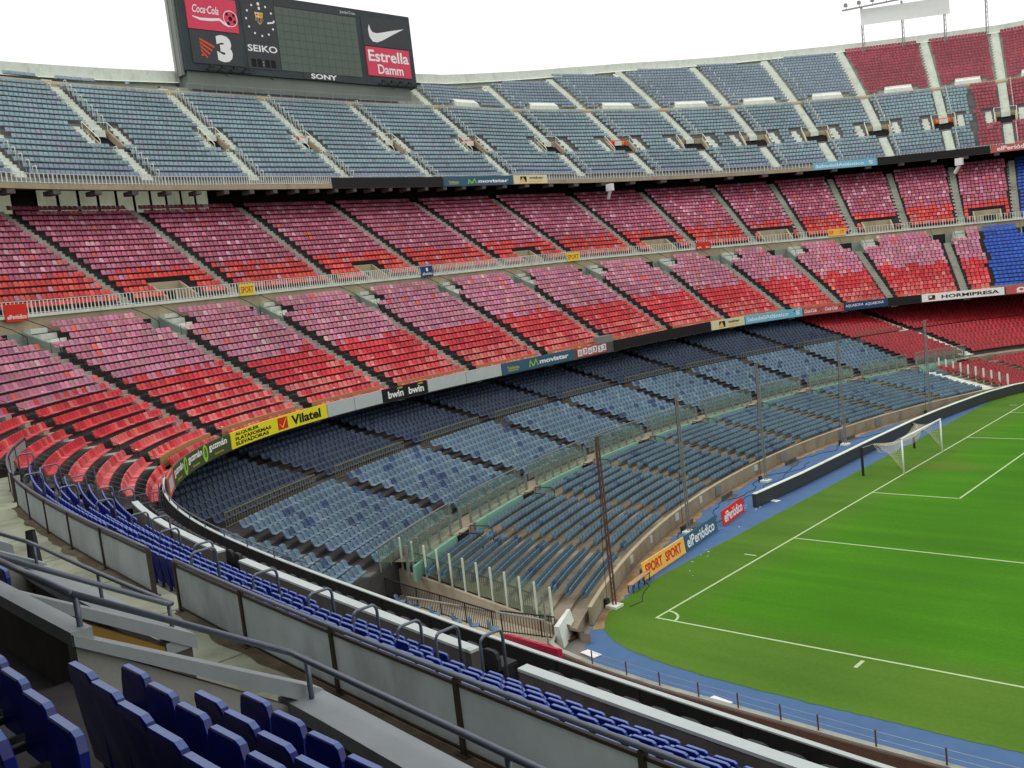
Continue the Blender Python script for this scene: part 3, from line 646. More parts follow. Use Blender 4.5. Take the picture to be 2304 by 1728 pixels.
# top tier seats
def c3(i):
    def f(u):
        r = rng.random()
        if i <= 1: return jit((118, 136, 152), .05, .02)
        return jit((124, 150, 156) if r < .84 else (132, 142, 158) if r < .94 else (112, 134, 143), .045, .02)
    return f
def c3r(u): return jit((150, 62, 76), .08)
def c3u(u): return jit((122, 140, 152), .05, .02)
t3 = Seats(); t3r = Seats()
for i, (d, z) in enumerate(T3L):
    for k in range(len(U3)-1):
        ub, ua = U3[k], U3[k+1]
        ua_, ub_ = UW(ua, d), UW(ub, d)
        cut = lambda u, dd, ub=ub_, ua=ua_, i=i: 34.6 < dd < 37.9 and (ub-u < 1.8 or u-ua < 1.8)
        us = row_us(FF, ua_, ub_, d, .5, .7, cut)
        t3.add(FF, [u for u in us if u > 175.2], d, z, c3(i), ('l', i, k)); t3r.add(FF, [u for u in us if u <= 174.8], d, z, c3r, ('l', i, k))
for k in range(len(U3)-1):
    ub, ua = U3[k], U3[k+1]
    if ub > 266: continue
    n = t3n((ua+ub)/2)
    for i in range(n):
        d, z = T3U[i]; mm = (ua+ub)/2
        mm2 = UW(mm, d)
        us = row_us(FF, UW(ua, d), UW(ub, d), d, .5, .85, (lambda u, dd, mm=mm2, i=i: i < 1 and abs(u-mm) < 1.4))
        if 214 < mm < 246: us = []
        if i == n-1 and n < 17: us = us[:max(2, len(us)*2//3)] if k % 2 else us[len(us)//4:]
        (t3 if mm > 182 else t3r).add(FF, us, d, z, c3u if mm > 182 else c3r, ('u', i, k))
t3.build('tall', 'top_tier_seat_rows', 'grey green seats filling the steep top tier under the sky', 0, None, 'seat', '', 'chair')
t3r.build('tall', 'top_tier_red_seat_rows', 'dull red seats at the right end of the top tier', 0, None, 'seat', '', 'chair')

# ------------------------------------------------------------------ walls, rails and openings of the stands
def rail_run(fr, ua, ub, d, z0, z1, name, label, m, step=.22, r=.022, cat='railing', post=2.6, thick=.05, parent=None, group=None):
    ro = parent or empty(name, p3(fr, (ua+ub)/2, d, z0), label, cat, group)
    mb = MB(); sweepbox(mb, fr, ua, ub, d-thick/2, d+thick/2, z1-.05, z1, step=1.0); mb.build('top_rail', m, ro)
    mb = MB(); sweepbox(mb, fr, ua, ub, d-thick/2, d+thick/2, z0+.06, z0+.1, step=1.0)
    n = int(abs(ub-ua)/step)
    for i in range(n+1):
        u = min(ua, ub)+abs(ub-ua)*i/n; c = np.array(p3(fr, u, d, z0)); c2 = np.array(p3(fr, u, d, z1-.05)); big = post and i % max(1, int(post/step)) == 0
        mb.obox(c[:2], fr.t(u), fr.n(u), r*(1.6 if big else 1), r*(1.6 if big else 1), c[2], c2[2])
    mb.build('balusters', m, ro); return ro
rail_run(FF, 150, 291, 18.1, 17.98, 18.95, 'white_railing', 'long white baluster railing along the walkway halfway up the red tier', M_rail, .24, .028)
rail_run(FF, 150, 284, 29.05, 29.3, 30.15, 'white_railing', 'white baluster railing along the front edge of the top tier', M_rail, .26, .03)

def pit(fr, u, hw, d0, d1, zf, zb0, zb1, parentlabel, mwall, door=(.0, .5, 1.9), name='entrance_tunnel', rail=None, grp=None, lab=None, zfr=None):
    """recessed stair opening: side walls, back wall with a dark doorway, floor"""
    ro = empty(name, p3(fr, u, d1, zf), lab, 'entrance', grp)
    mb = MB(); t = .14
    A = lambda uu, d, z: p3(fr, uu, d, z)
    for sg in (-1, 1):
        a, b = u+sg*hw, u+sg*(hw-t); q0 = zb0+.06; q1 = zb1
        mb.hexa([A(a, d0, zf), A(b, d0, zf), A(b, d1, zf), A(a, d1, zf), A(a, d0, q0), A(b, d0, q0), A(b, d1, q1), A(a, d1, q1)])
    mb.hexa([A(u-hw, d1, zf), A(u+hw, d1, zf), A(u+hw, d1+t, zf), A(u-hw, d1+t, zf), A(u-hw, d1, zb1), A(u+hw, d1, zb1), A(u+hw, d1+t, zb1), A(u-hw, d1+t, zb1)])
    mb.build('side_walls', mwall, ro)
    MB().quad(A(u-hw, d0-.3, zf), A(u+hw, d0-.3, zf), A(u+hw, d1, zf), A(u-hw, d1, zf)).build('floor', M_cond, ro)
    du, dw, dh = door
    MB().quad(A(u+du-dw, d1-.02, zf+.02), A(u+du+dw, d1-.02, zf+.02), A(u+du+dw, d1-.02, zf+dh), A(u+du-dw, d1-.02, zf+dh)).build('doorway', M_black, ro)
    if rail:
        mb = MB(); r = .045
        for sg in (-1, 1):
            uu = u+sg*hw; mb.tube([A(uu, d0, zb0+.1), A(uu, d0, zb0+rail*.8), A(uu, d0+.3, zb0+rail+.2), A(uu, d1, zb1+rail)], r, 6)
        mb.tube([A(u-hw, d1, zb1+rail), A(u+hw, d1, zb1+rail)], r, 6); mb.tube([A(u-hw, d1, zb1), A(u-hw, d1, zb1+rail)], r, 6); mb.tube([A(u+hw, d1, zb1), A(u+hw, d1, zb1+rail)], r, 6)
        mb.build('guard_rail', M_rail, ro)
    return ro
for k, u in enumerate(VT3):
    pit(FF, UW(u, 36), .92, 35.0, 37.8, 33.7, 33.95, 36.15, '', M_tan, (-.15, .45, 1.7), rail=.7, lab=f"tan walled stair opening with white guard rail, {ordn(k)} from the left in the top tier", grp='stair openings of the top tier')
for k, (a, b, _, _) in enumerate(HU):
    pit(FF, (a+b)/2, 1.25, 19.3, 21.7, 17.9, 18.3, 19.75, '', M_tan, (-.2, .55, 1.0), lab=f"shallow tan opening just above the white railing, {ordn(k)} from the left", grp='shallow openings above the walkway')
M_vomw = mat('pale_green_wall', (132, 148, 136), .85, .12, 1.5, stain=.3, stain_rgb=(90, 100, 90))
for k, (a, b, _, _) in enumerate(H2):
    u = (a+b)/2; ro = pit(FF, u, 1.0, 15.0, 18.1, 15.0, 15.4, 16.7, '', M_vomw, (.25, .55, 1.7), lab=f"dark doorway under the walkway band, {ordn(k)} from the left among the red seats", grp='doorways under the walkway band')
    mb = MB()
    for j in range(4): mb.hexa([p3(FF, u-.95-.0, 15.0+.0, 15.0), p3(FF, u-.95+.62, 15.0, 15.0), p3(FF, u-.95+.62, 15.35+.75*j+.3, 15.0), p3(FF, u-.95, 15.35+.75*j+.3, 15.0), p3(FF, u-.95, 15.0, 16.55-.36*j), p3(FF, u-.95+.62, 15.0, 16.55-.36*j), p3(FF, u-.95+.62, 15.35+.75*j, 16.55-.36*j), p3(FF, u-.95, 15.35+.75*j, 16.55-.36*j)][::1]) if False else None
    for j in range(4): sweepbox(mb, FF, u-2.0, u-1.0, 15.1+.8*j, 15.9+.8*j, 14.9+.43*j, 15.62+.43*j)
    mb.build('step_blocks', M_lite, ro)
    mb = MB(); 
    for sg, dd in ((1.0, 0), (-1.0, 0)):
        mb.tube([p3(FF, u+sg, 15.1, 15.2), p3(FF, u+sg, 15.1, 16.4), p3(FF, u+sg, 16.2, 17.0), p3(FF, u+sg, 18.0, 17.7)], .03, 5)
    mb.build('guard_rail', M_brail, ro)
# pale hatches on the upper part of the top tier
for k in range(len(U3)-1):
    ub, ua = U3[k], U3[k+1]; u = UW((ua+ub)/2, 46)
    if ub > 215 or ub < 160: continue
    mb = MB(); A = lambda uu, d, z: p3(FF, uu, d, z)
    mb.hexa([A(u-1.05, 45.3, 42.45), A(u+1.05, 45.3, 42.45), A(u+1.05, 46.8, 42.45), A(u-1.05, 46.8, 42.45), A(u-.95, 45.4, 43.1), A(u+.95, 45.4, 43.1), A(u+.95, 46.8, 43.9), A(u-.95, 46.8, 43.9)])
    for sg in (-1, 1): sweepbox(mb, FF, u+sg*.85-.1, u+sg*.85+.1, 45.25, 45.4, 42.0, 42.35)
    tag(mb.build('hatch_cover', M_lite), f"pale wedge shaped hatch above the tan band, {ordn(k-7)} from the left in the top tier", 'hatch', 'pale hatches above the tan band')

# white handrail hoops beside the aisles of the top tier
def hoop_mesh(h, w, r, n=6):
    mb = MB(); mb.tube([(0, 0, 0), (0, 0, h*.88), (0, -w*.05, h*.96), (0, -w*.16, h), (0, -w*.84, h), (0, -w*.95, h*.96), (0, -w, h*.88), (0, -w, .0)], r, n); me = bpy.data.meshes.new('handrail_hoop'); me.from_pydata(mb.v, [], mb.f); me.polygons.foreach_set('use_smooth', [True]*len(me.polygons)); return me
def place(me, name, m, fr, u, d, z, label, cat, grp):
    if not me.materials: me.materials.append(m)
    o = bpy.data.objects.new(name, me); COL.objects.link(o); c = p3(fr, u, d, z); n = fr.n(u)
    o.location = c; o.rotation_euler = (0, 0, math.atan2(n[1], n[0])-math.pi/2); return tag(o, label, cat, grp)
hm = hoop_mesh(1.0, .55, .045); cnt = 0
hoops = []
for k, u in enumerate([u for u in U3 if 168 < u < 270]):
    for i in list(range(0, 18)):
        d, z = T3L[i]
        if 34.2 < d < 38: continue
        hoops += [(UW(u, d)-.72, d, z, k, i, 'right')]+([(UW(u, d)+.72, d, z, k, i, 'left')] if i % 2 == 0 and k < 7 else [])
    if 183 < u < 215:
        for i in range(0, t3n(u-1), 2): hoops.append((UW(u, T3U[i][0])-.78, *T3U[i], k, 20+i, 'right'))
for (u, d, z, k, i, sd) in hoops[:300]:
    place(hm, 'handrail_hoop', M_rail, FF, u, d, z, f"white handrail hoop, {sd} side of {ordn(k)} top tier aisle from left, {ordn(i)} row up", 'handrail', 'white handrail hoops of the top tier')
# thin dark handrails of the red tier
me = MB(); me.tube([(0, .3, 0), (0, .3, .75), (0, -.42, .42), (0, -.42, .0)], .022, 5); mm = bpy.data.meshes.new('dark_handrail'); mm.from_pydata(me.v, [], me.f)
for k, (a, b) in enumerate(A2L[:12]):
    for i in range(1, 15, 1 if k < 5 else 2):
        d, z = T2L[i]; w = (d-.75)/16.6
        place(mm, 'dark_handrail', M_brail, FF, a*(1-w)+b*w-.52, d, z, f"thin dark handrail beside {ordn(k)} lower red aisle from the left, {ordn(i)} row up", 'handrail', 'thin dark handrails of the red tier')

# ------------------------------------------------------------------ advertising fascia of the middle tier
def curved(uL, d0, z0):
    return Face2D(lambda x, y, l: p3(FF, uL-x, d0-l, z0+y))
def board(uL, uR, m, label, d0=-.02, z0=8.08, h=1.02, name='advertising_board'):
    mb = MB(); sweepbox(mb, FF, uR+.02, uL-.02, d0-.06, d0+.04, z0, z0+h, step=.7)
    o = mb.build(name, m); tag(o, label, 'banner'); f = curved(uL, d0-.06, z0); f.W = uL-uR; f.H = h; return o, f
def roundel(f, o, x, y, rx, ry, m): return f.disc(o, x, y, rx, ry, m)
o, f = board(291.6, 288.6, M_redb, 'small pale red banner where the lower fascia meets the dark parapet'); f.poly(o, [(.5, .2), (2.4, .2), (2.4, .85), (.5, .85)], M_gry)
o, f = board(288.5, 277.35, M_olive, 'olive green banner with white lettering and lime circles at the corner')
w3 = 11.15
for x in (.1, 4.0, 7.9): f.text(o, 'guzmán', x, .42, 2.7, .5, M_wht, .03); f.text(o, 'Gastronomia', x+.8, .16, 1.3, .15, M_yk, .0)
for x in (3.35, 7.25): f.disc(o, x, .53, .42, .5, M_grn); f.text(o, 'ğ', x-.13, .3, .3, .55, M_blk, .03, lift=.006)
o, f = board(277.3, 265.75, M_yel, 'bright yellow banner with black lettering and a red tick box')
for j, t in enumerate(('ALQUILER', 'PLATAFORMAS', 'ELEVADORAS')): f.text(o, t, .6, .70-.29*j, (3.1, 4.5, 4.15)[j], .23, M_blk, .035)
f.poly(o, [(5.9, .12), (7.05, .12), (7.05, .92), (5.9, .92)], M_red); strip2d(f, [(6.1, .52), (6.4, .25), (6.95, .85)], [.05, .12, .05], M_yk, o, lift=.004)
f.text(o, 'Vilatel', 7.5, .18, 3.3, .66, M_blk, .035)
o, f = board(265.7, 259.55, M_gry, 'blank pale grey panel between the yellow banner and the black banner')
mb = MB(); mb.quad(f.fn(3, 0.02, .005), f.fn(3.05, .02, .005), f.fn(3.05, 1, .005), f.fn(3, 1, .005)); mb.build('panel_joint', M_cond, o)
o, f = board(259.5, 254.35, M_black, 'black banner with white lettering repeated twice')
for x in (.6, 2.95): f.text(o, 'bwin', x, .2, 1.75, .58, M_wht, .03); f.text(o, '.com', x+1.05, .82, .65, .13, M_yk, .02)
o, f = board(254.3, 245.15, M_gry, 'longer blank pale grey panel right of the black banner')
mb = MB(); mb.quad(f.fn(4.6, 0.02, .005), f.fn(4.65, .02, .005), f.fn(4.65, 1, .005), f.fn(4.6, 1, .005)); mb.build('panel_joint', M_cond, o)
def movistar(o, f, W, s=1):
    f.text(o, 'Telefonica', .7*s, .34, 1.55*s, .3, M_yk, .0); f.poly(o, [(.75*s, .22), (2.1*s, .22), (2.1*s, .26), (.75*s, .26)], M_yk, 'underline')
    strip2d(f, [(3.6*s, .2), (3.75*s, .75), (4.05*s, .3), (4.2*s, .32), (4.5*s, .8), (4.75*s, .25)], [.16, .22, .16, .16, .22, .12], M_grn, o)
    f.text(o, 'movistar', 5.0*s, .3, 4.1*s, .42, M_wht, .035)
o, f = board(245.1, 234.95, M_movi, 'petrol blue banner with lime mark and white lettering on the lower fascia'); movistar(o, f, 10, 1.03)
o, f = board(234.4, 229.7, M_redb, 'pale board with six numeral threes pinned along the lower fascia', z0=8.15, h=.85)
for j, (x, rot) in enumerate(((.15, 1), (.95, 0), (1.75, 1), (2.5, 0), (3.35, 0), (4.0, 0))):
    f.poly(o, [(x, .12+.08*(j % 2)), (x+.62, .12+.08*(j % 2)), (x+.62, .74+.08*(j % 2)), (x, .74+.08*(j % 2))], M_wht); f.text(o, '3' if not rot else 'ω', x+.14, .22+.08*(j % 2), .34, .42, M_blk, .01, lift=.006)
mb = MB(); sweepbox(mb, FF, 228.5, 230.9, .0, .5, 9.05, 9.75); tag(mb.build('steel_cage', M_steel), 'open steel equipment cage at the end of the numeral board', 'cage')
o, f = board(228.4, 211.7, M_black, 'long black panel left of the cream banner on the lower fascia'); M_cream = mat('cream_board', (222, 218, 176), .6, .05, 3)
def weber(o, f):
    f.poly(o, [(1.3, .15), (2.3, .15), (2.3, .85), (1.3, .85)], M_blk); f.poly(o, [(1.1, .18), (2.1, .18), (1.75, .8)], M_amber, lift=.004); f.text(o, 'weber', 2.75, .5, 1.9, .34, M_blk, .02); f.poly(o, [(2.8, .16), (4.4, .16), (4.4, .34), (2.8, .34)], M_amber, 'strip')
o, f = board(211.6, 206.2, M_cream, 'cream banner with a black and amber square on the lower fascia'); weber(o, f)
o, f = board(206.1, 197.8, M_lbl, 'light blue banner with white lettering on the lower fascia'); f.text(o, 'SabadellAtlántico', .25, .28, 6.1, .5, M_wht, .02); f.text(o, 'S', 7.4, .25, .5, .55, M_wht, .04); f.disc(o, 7.2, .72, .12, .1, M_navy)
o, f = board(197.7, 192.45, M_redb, 'faded red banner with white script and dark football spots on the lower fascia')
for x in (.15, 2.85):
    f.text(o, 'Coca·Cola', x, .3, 1.6, .45, M_wht, .02, shear=.35)
    for a, b, r in ((1.9, .6, .14), (2.2, .3, .12), (2.35, .75, .1)): f.disc(o, x+a, b, r, r, M_rust, n=6)
o, f = board(192.35, 187.15, M_navy, 'dark blue banner with white capitals printed twice on the lower fascia')
for x in (.1, 2.5): f.text(o, 'AQUABONA', x, .3, 2.2, .4, M_wht, .01, slope=.03)
board(187.1, 183.4, M_black, 'short black panel left of the white banner on the lower fascia')
o, f = board(183.3, 174.35, M_wht, 'white banner with black capitals and a red and black mark'); f.text(o, 'HORMIPRESA', 2.2, .27, 6.2, .46, M_blk, .03); f.poly(o, [(.75, .2), (1.5, .2), (1.5, .8), (.75, .8)], M_blk); f.poly(o, [(1.1, .2), (1.5, .2), (1.5, .55)], M_red, lift=.005); f.poly(o, [(.85, .45), (1.15, .45), (1.15, .7), (.85, .7)], M_wht, lift=.004)
o, f = board(174.2, 165, M_redb, 'faded red banner with a white omega mark at the right edge of the photo'); f.text(o, 'Ω', 1.1, .15, 1.0, .7, M_wht, .06); f.text(o, 'Ω', 5.1, .15, 1.0, .7, M_wht, .06)
mb = MB(); sweepbox(mb, FF, 140, 165, -.08, .02, 8.08, 9.1); tag(mb.build('advertising_board', M_black), 'plain black panels continuing along the far fascia outside the view', 'banner')
# ledge behind the front row of the red tier
mb = MB(); sweepbox(mb, FF, 146, 290, .02, .14, 8.0, 9.05); mb.build('front_upstand', M_cond, mid)
mb = MB()
for k in range(len(A2L)-1):
    sweepbox(mb, FF, A2L[k+1][0]+.75, A2L[k][0]-.75, 1.14, 1.2, 8.6, 9.28)
mb.build('row_ledge', mat('ledge_timber', (168, 132, 84), .8, .1, 3), mid)
# boards of the top tier
T3b = dict(d0=28.84, z0=28.8, h=1.15)
board(239.0, 223.05, M_black, 'long black panel hanging on the front of the top tier', **T3b)
o, f = board(223.0, 214.05, M_movi, 'petrol blue banner with lime mark on the front of the top tier', **T3b); movistar(o, f, 9, .92)
o, f = board(214.0, 210.2, M_cream, 'small cream banner with amber square on the front of the top tier', **T3b)
f.poly(o, [(.8, .2), (1.5, .2), (1.5, .95), (.8, .95)], M_blk); f.poly(o, [(.7, .2), (1.4, .2), (1.1, .9)], M_amber, lift=.004); f.text(o, 'weber', 1.8, .6, 1.6, .36, M_blk, .02); f.poly(o, [(1.8, .2), (3.2, .2), (3.2, .4), (1.8, .4)], M_amber, 'strip')
o, f = board(188.0, 183.15, M_lbl, 'light blue banner with white lettering on the front of the top tier', **T3b); f.text(o, 'SabadellAtlántico', .15, .3, 3.7, .5, M_wht, .02); f.text(o, 'S', 4.2, .3, .35, .55, M_wht, .03)
board(183.1, 173.95, M_black, 'black panel right of the light blue banner on the top tier', **T3b)
o, f = board(173.9, 166, M_redb, 'red banner with white lettering at the right end of the top tier', **T3b); f.text(o, 'elPeriódico', .5, .22, 3.2, .7, M_wht, .02)

# small signs over the doorways
def small_sign(uL, uR, d, z0, z1, m, txts, label, d0=None):
    mb = MB(); sweepbox(mb, FF, uR, uL, d-.06, d, z0, z1); o = mb.build('small_sign', m); tag(o, label, 'sign'); f = curved(uL, d-.06, z0); W, H = uL-uR, z1-z0
    for t, x, y, w, h, mm_ in txts: f.text(o, t, x*W, y*H, w*W, h*H, mm_, .02)
    return o, f
o, f = small_sign(274.25, 273.0, 17.9, 17.55, 18.75, M_red, [('elPeriódico', .06, .14, .88, .26, M_wht)], 'orange red square sign with white lettering over the leftmost doorway'); f.disc(o, .62, .85, .14, .2, M_wht)
for uL, uR, lab in ((257.9, 256.6, 'yellow sign with red capitals over a doorway below the shallow opening at left'), (215.6, 213.9, 'yellow sign with red capitals hanging at mid length of the white railing')):
    small_sign(uL, uR, 17.9, 17.75, 18.8, M_yk, [('SPORT', .06, .22, .88, .56, M_red)], lab)
small_sign(188.8, 187.3, 17.9, 17.95, 19.0, M_amber, [('SPORT', .06, .25, .88, .5, M_red)], 'amber sign with red capitals near the right end of the white railing')
o, f = small_sign(237.2, 235.5, 17.9, 17.75, 18.85, M_navy, [('elPeriódico', .08, .15, .84, .25, M_wht)], 'dark blue sign with small white lettering on the white railing'); f.disc(o, .85, .75, .16, .2, M_wht)
o, f = small_sign(200.6, 199.2, 17.9, 17.75, 18.7, M_red, [('elPeriódico', .08, .12, .84, .25, M_wht)], 'red sign with white lettering between the two right hand sport signs'); f.disc(o, .7, .65, .13, .16, M_wht)
for k, (u, m, t, lab) in enumerate(((236, M_ora, 'SPORT', 'orange sign inside the stair opening below the scoreboard'), (214, M_red, 'P', 'red sign inside a stair opening right of the scoreboard'), (200.2, M_ora, 'SPORT', 'orange sign in the top tier stair opening left of centre right'), (177.2, M_ora, 'SPORT', 'orange sign over the stair opening near the right edge'))):
    small_sign(UW(u, 37)+.7, UW(u, 37)-.7, 37.7, 35.35, 36.15, m, [(t, .1, .25, .8, .5, M_yk if m is M_ora else M_wht)], lab)

# ------------------------------------------------------------------ lower tier: wall, teal barrier, glass, fences
VP = ur(61.5, 150, 1.0)
ro = empty('pitch_wall', p3(WF, 90, 0, 0), 'weathered low concrete wall between the blue track and the front seats', 'wall')
mb = MB(); sweepbox(mb, WF, 63.6, 150, .0, .16, 0, .86, step=.8); mb.build('wall_body', M_wallc, ro)
mb = MB(); sweepbox(mb, WF, 63.6, 150, -.02, .19, .862, .9, step=.8); mb.build('coping', M_tan, ro)
for k, (v, w) in enumerate(((71.6, .5), (75.5, .35), (80.2, .6), (84.6, .4), (87.4, .9), (94, .5), (98.3, 1.0), (107.5, .9), (113, .8))):
    mb = MB(); sweepbox(mb, WF, v, v+w, -.06, .0, .1 if w > .7 else .35, .78); mb.build('steel_hatch' if w > .7 else 'junction_box', M_steel if w > .7 else M_gry, ro)
for k, v in enumerate((71.8, 80.4, 87.6, 98.5, 107.8)):
    mb = MB(); sweepbox(mb, WF, v-.9, v+.9, -1.25, -.75, .007, .02); sweepbox(mb, WF, v-.9, v+.9, -.78, -.7, .02, .3)
    tag(mb.build('drain_box', M_cond), f"dark concrete drain box at the foot of the pitch wall, {ordn(k)} from the corner", 'drain', 'drain boxes along the pitch wall')
def span_blocks():
    for k in range(len(VT1)-1):
        yield k, VT1[k], VT1[k+1]
mb = MB()
for k, va, vb in span_blocks():   # teal wall with the door gaps
    if va > 131: continue
    a = (va-1.9+1.5) if k else 65.2; b = vb-1.9-.95
    tw = empty('teal_barrier', p3(WF, (a+b)/2, 9.7, 1.8), f"pale teal barrier wall with clear panels and steel posts, {ordn(k)} from the near corner", 'barrier', 'teal barriers behind the front rows')
    q = MB(); sweepbox(q, WF, a, b, 9.55, 9.7, 1.7, 2.5); q.build('wall', M_teal, tw)
    n = max(2, int(round((b-a)/1.1)))
    for j in range(n+2):
        v = a+(b-a)*j/n; c = np.array(p3(WF, v, 9.95, 0)); q = MB(); q.obox(c[:2], WF.t(v), WF.n(v), .05, .07, 1.8, 3.62); q.build('post', M_steel, tw)
    q = MB(); sweepbox(q, WF, a, b+1.3, 9.9, 9.925, 2.45, 3.55); q.build('clear_panel', M_glass, tw)
    q = MB(); sweepbox(q, WF, b, b+1.3, 9.5, 9.72, 1.7, 2.45); q.build('doorway', M_black, tw); q = MB(); sweepbox(q, WF, b, b+1.3, 9.48, 9.8, 2.455, 2.55); q.build('lintel', M_tan, tw)
    q = MB()
    for s in (0, 1):
        vv_ = b+(1.34 if s == 0 else -.04); q.tube([p3(WF, vv_, 9.4, 1.7), p3(WF, vv_, 9.4, 2.65), p3(WF, vv_, 8.2, 2.6), p3(WF, vv_, 8.0, 2.4), p3(WF, vv_, 8.0, 1.5)], .035, 6)
    q.build('door_rail', M_brail, tw)
    # glass screen on the walkway front of the shell rows
    gl = empty('glass_screen', p3(WF, (va+vb)/2, 11.3, 2.5), f"low clear screen in front of shell seat block {k+1} from the near corner", 'screen', 'clear screens in front of the shell seats')
    q = MB(); sweepbox(q, WF, va+.5, vb-.5, 11.1, 11.13, 2.6, 3.75); q.build('clear_panel', M_glass, gl)
    q = MB(); sweepbox(q, WF, va+.5, vb-.5, 11.08, 11.15, 3.75, 3.8)
    for v in np.arange(va+.5, vb-.4, 1.1): c = np.array(p3(WF, v, 11.12, 0)); q.obox(c[:2], WF.t(v), WF.n(v), .025, .025, 2.45, 3.75)
    q.build('frame', M_steel, gl)
    M_olv = mat('olive_fence', (118, 116, 82), .6, .1, 4)
    rail_run(WF, va+.9, vb-.9, 20.3, 4.9, 5.8, 'low_fence', f"olive picket fence across shell seat block {k+1} from the near corner", M_olv, .2, .016, cat='fence', post=0, group='olive picket fences of the lower tier')

ro = empty('stepped_screen', p3(WF, 132.3, 5, 1), 'stepped row of pale posts with clear panels between blue and red front seats', 'screen')
for j in range(10):
    c = np.array(p3(WF, 132.2, .6+j*.95, 0)); q = MB(); q.obox(c[:2], WF.t(132.2), WF.n(132.2), .06, .06, .4, 1.9+.14*j); q.build('post', M_lite, ro)
    if j < 9: c1_, c2_ = p3(WF, 132.2, .7+j*.95, .8+.13*j), p3(WF, 132.2, 1.45+j*.95, .8+.13*j); MB().quad(c1_, c2_, (c2_[0], c2_[1], c2_[2]+1.0), (c1_[0], c1_[1], c1_[2]+1.0)).build('clear_panel', M_glass, ro)
# corner at the near end of the front rows
cf = empty('corner_terrace', (-9, -7, .3), 'brown concrete corner floor and steps beside the clear side screen', 'terrace')
M_brn = mat('corner_concrete', (176, 166, 146), .9, .18, 1.2, .1, stain=.6, stain_rgb=(132, 114, 86))
mb = MB(); mb.quad((-24, -16, .5), (-1.2, -16, .12), (-1.9, -4.1, .12), (-24, -4.1, .9)); mb.build('floor', M_brn, cf)
mb = MB(); mb.hexa([(-14.2, -4.15, 0), (-2.9, -4.15, 0), (-2.9, -3.96, 0), (-14.2, -3.96, 0), (-14.2, -4.15, 2.0), (-2.9, -4.15, .62), (-2.9, -3.96, .62), (-14.2, -3.96, 2.0)]); mb.build('side_wall', M_brn, cf)
mb = MB(); mb.hexa([(-20, -9.5, .2), (-14.2, -9.5, .2), (-14.2, -4.2, .2), (-20, -4.2, .2), (-20, -9.5, 2.6), (-14.4, -9.5, 1.6), (-14.4, -4.2, 2.2), (-20, -4.2, 2.9)]); mb.build('pale_ramp', M_lite, cf)
ss = empty('side_screen', (-8, -4, 1), 'clear side screen with pale steel posts stepping down to the corner gate', 'screen')
xs = np.linspace(-13.4, -2.95, 12)
for j, x in enumerate(xs):
    z0 = .62+(2.0-.62)*(-2.9-x)/11.3; MB().box(x-.04, x+.04, -4.03, -3.95, z0, z0+1.75).build('post', M_lite, ss)
    if j < 11:
        x2 = xs[j+1]; z1 = .62+(2.0-.62)*(-2.9-x2)/11.3
        MB().hexa([(x+.07, -4.0, z0+.1), (x2-.07, -4.0, z1+.1), (x2-.07, -3.98, z1+.1), (x+.07, -3.98, z0+.1), (x+.07, -4.0, z0+1.65), (x2-.07, -4.0, z0+1.65), (x2-.07, -3.98, z0+1.65), (x+.07, -3.98, z0+1.65)]).build('clear_panel', M_glass, ss)
def picket(name, label, a, b, z0a, z0b, h, m, step=.14):
    ro = empty(name, (a[0], a[1], z0a), label, 'fence'); L = math.hypot(b[0]-a[0], b[1]-a[1]); n = int(L/step); mb = MB()
    P = lambda t, z: (a[0]+(b[0]-a[0])*t, a[1]+(b[1]-a[1])*t, z0a+(z0b-z0a)*t+z)
    mb.bar(P(0, h), P(1, h), .05); mb.bar(P(0, .12), P(1, .12), .04); mb.build('rail', m, ro); mb = MB()
    for i in range(n+1): mb.bar(P(i/n, .05), P(i/n, h), .05 if i % 14 == 0 else .022)
    mb.build('pickets', m, ro); return ro
picket('black_fence', 'long black picket fence crossing the near corner below the parapet', (-13.95, -5.6), (-3.9, -6.7), .95, .9, 1.05, M_brail)
picket('black_fence', 'black picket fence running over the side screen seats at the corner', (-13.2, -3.75), (-4.4, -3.75), 1.95, .85, .95, M_brail)
picket('black_fence', 'short black picket fence beside the corner gate', (-4.9, -5.4), (-2.2, -4.7), .3, .2, 1.1, M_brail)
mb = MB(); mb.tube([(-9.6, -7.0, 1.9), (-2.0, -5.5, 1.45)], .05, 8); mb.tube([(-2.0, -5.5, .1), (-2.0, -5.5, 2.6)], .035, 8); mb.tube([(-9.6, -7.0, .3), (-9.6, -7.0, 1.9)], .035, 8)
tag(mb.build('steel_rail', M_steel), 'single slanting steel rail above the corner picket fence', 'railing')
gw = empty('corner_gate', (-2.4, -4.2, 0), 'pale curved gate wall where the track meets the near corner', 'gate')
mb = MB(); mb.hexa([(-2.9, -3.0, 0), (-2.5, -2.9, 0), (-1.6, -4.9, 0), (-2.0, -5.0, 0), (-2.9, -3.0, 1.0), (-2.75, -2.95, 1.0), (-1.75, -4.95, 1.0), (-2.0, -5.0, 1.0)]); mb.build('leaf', M_lite, gw)
mb = MB()
for j in range(4): mb.box(-2.35+.13*j, -2.27+.13*j, -4.6+.05*j, -3.3+.05*j, .03, .12)
mb.build('slats', M_brick, gw)
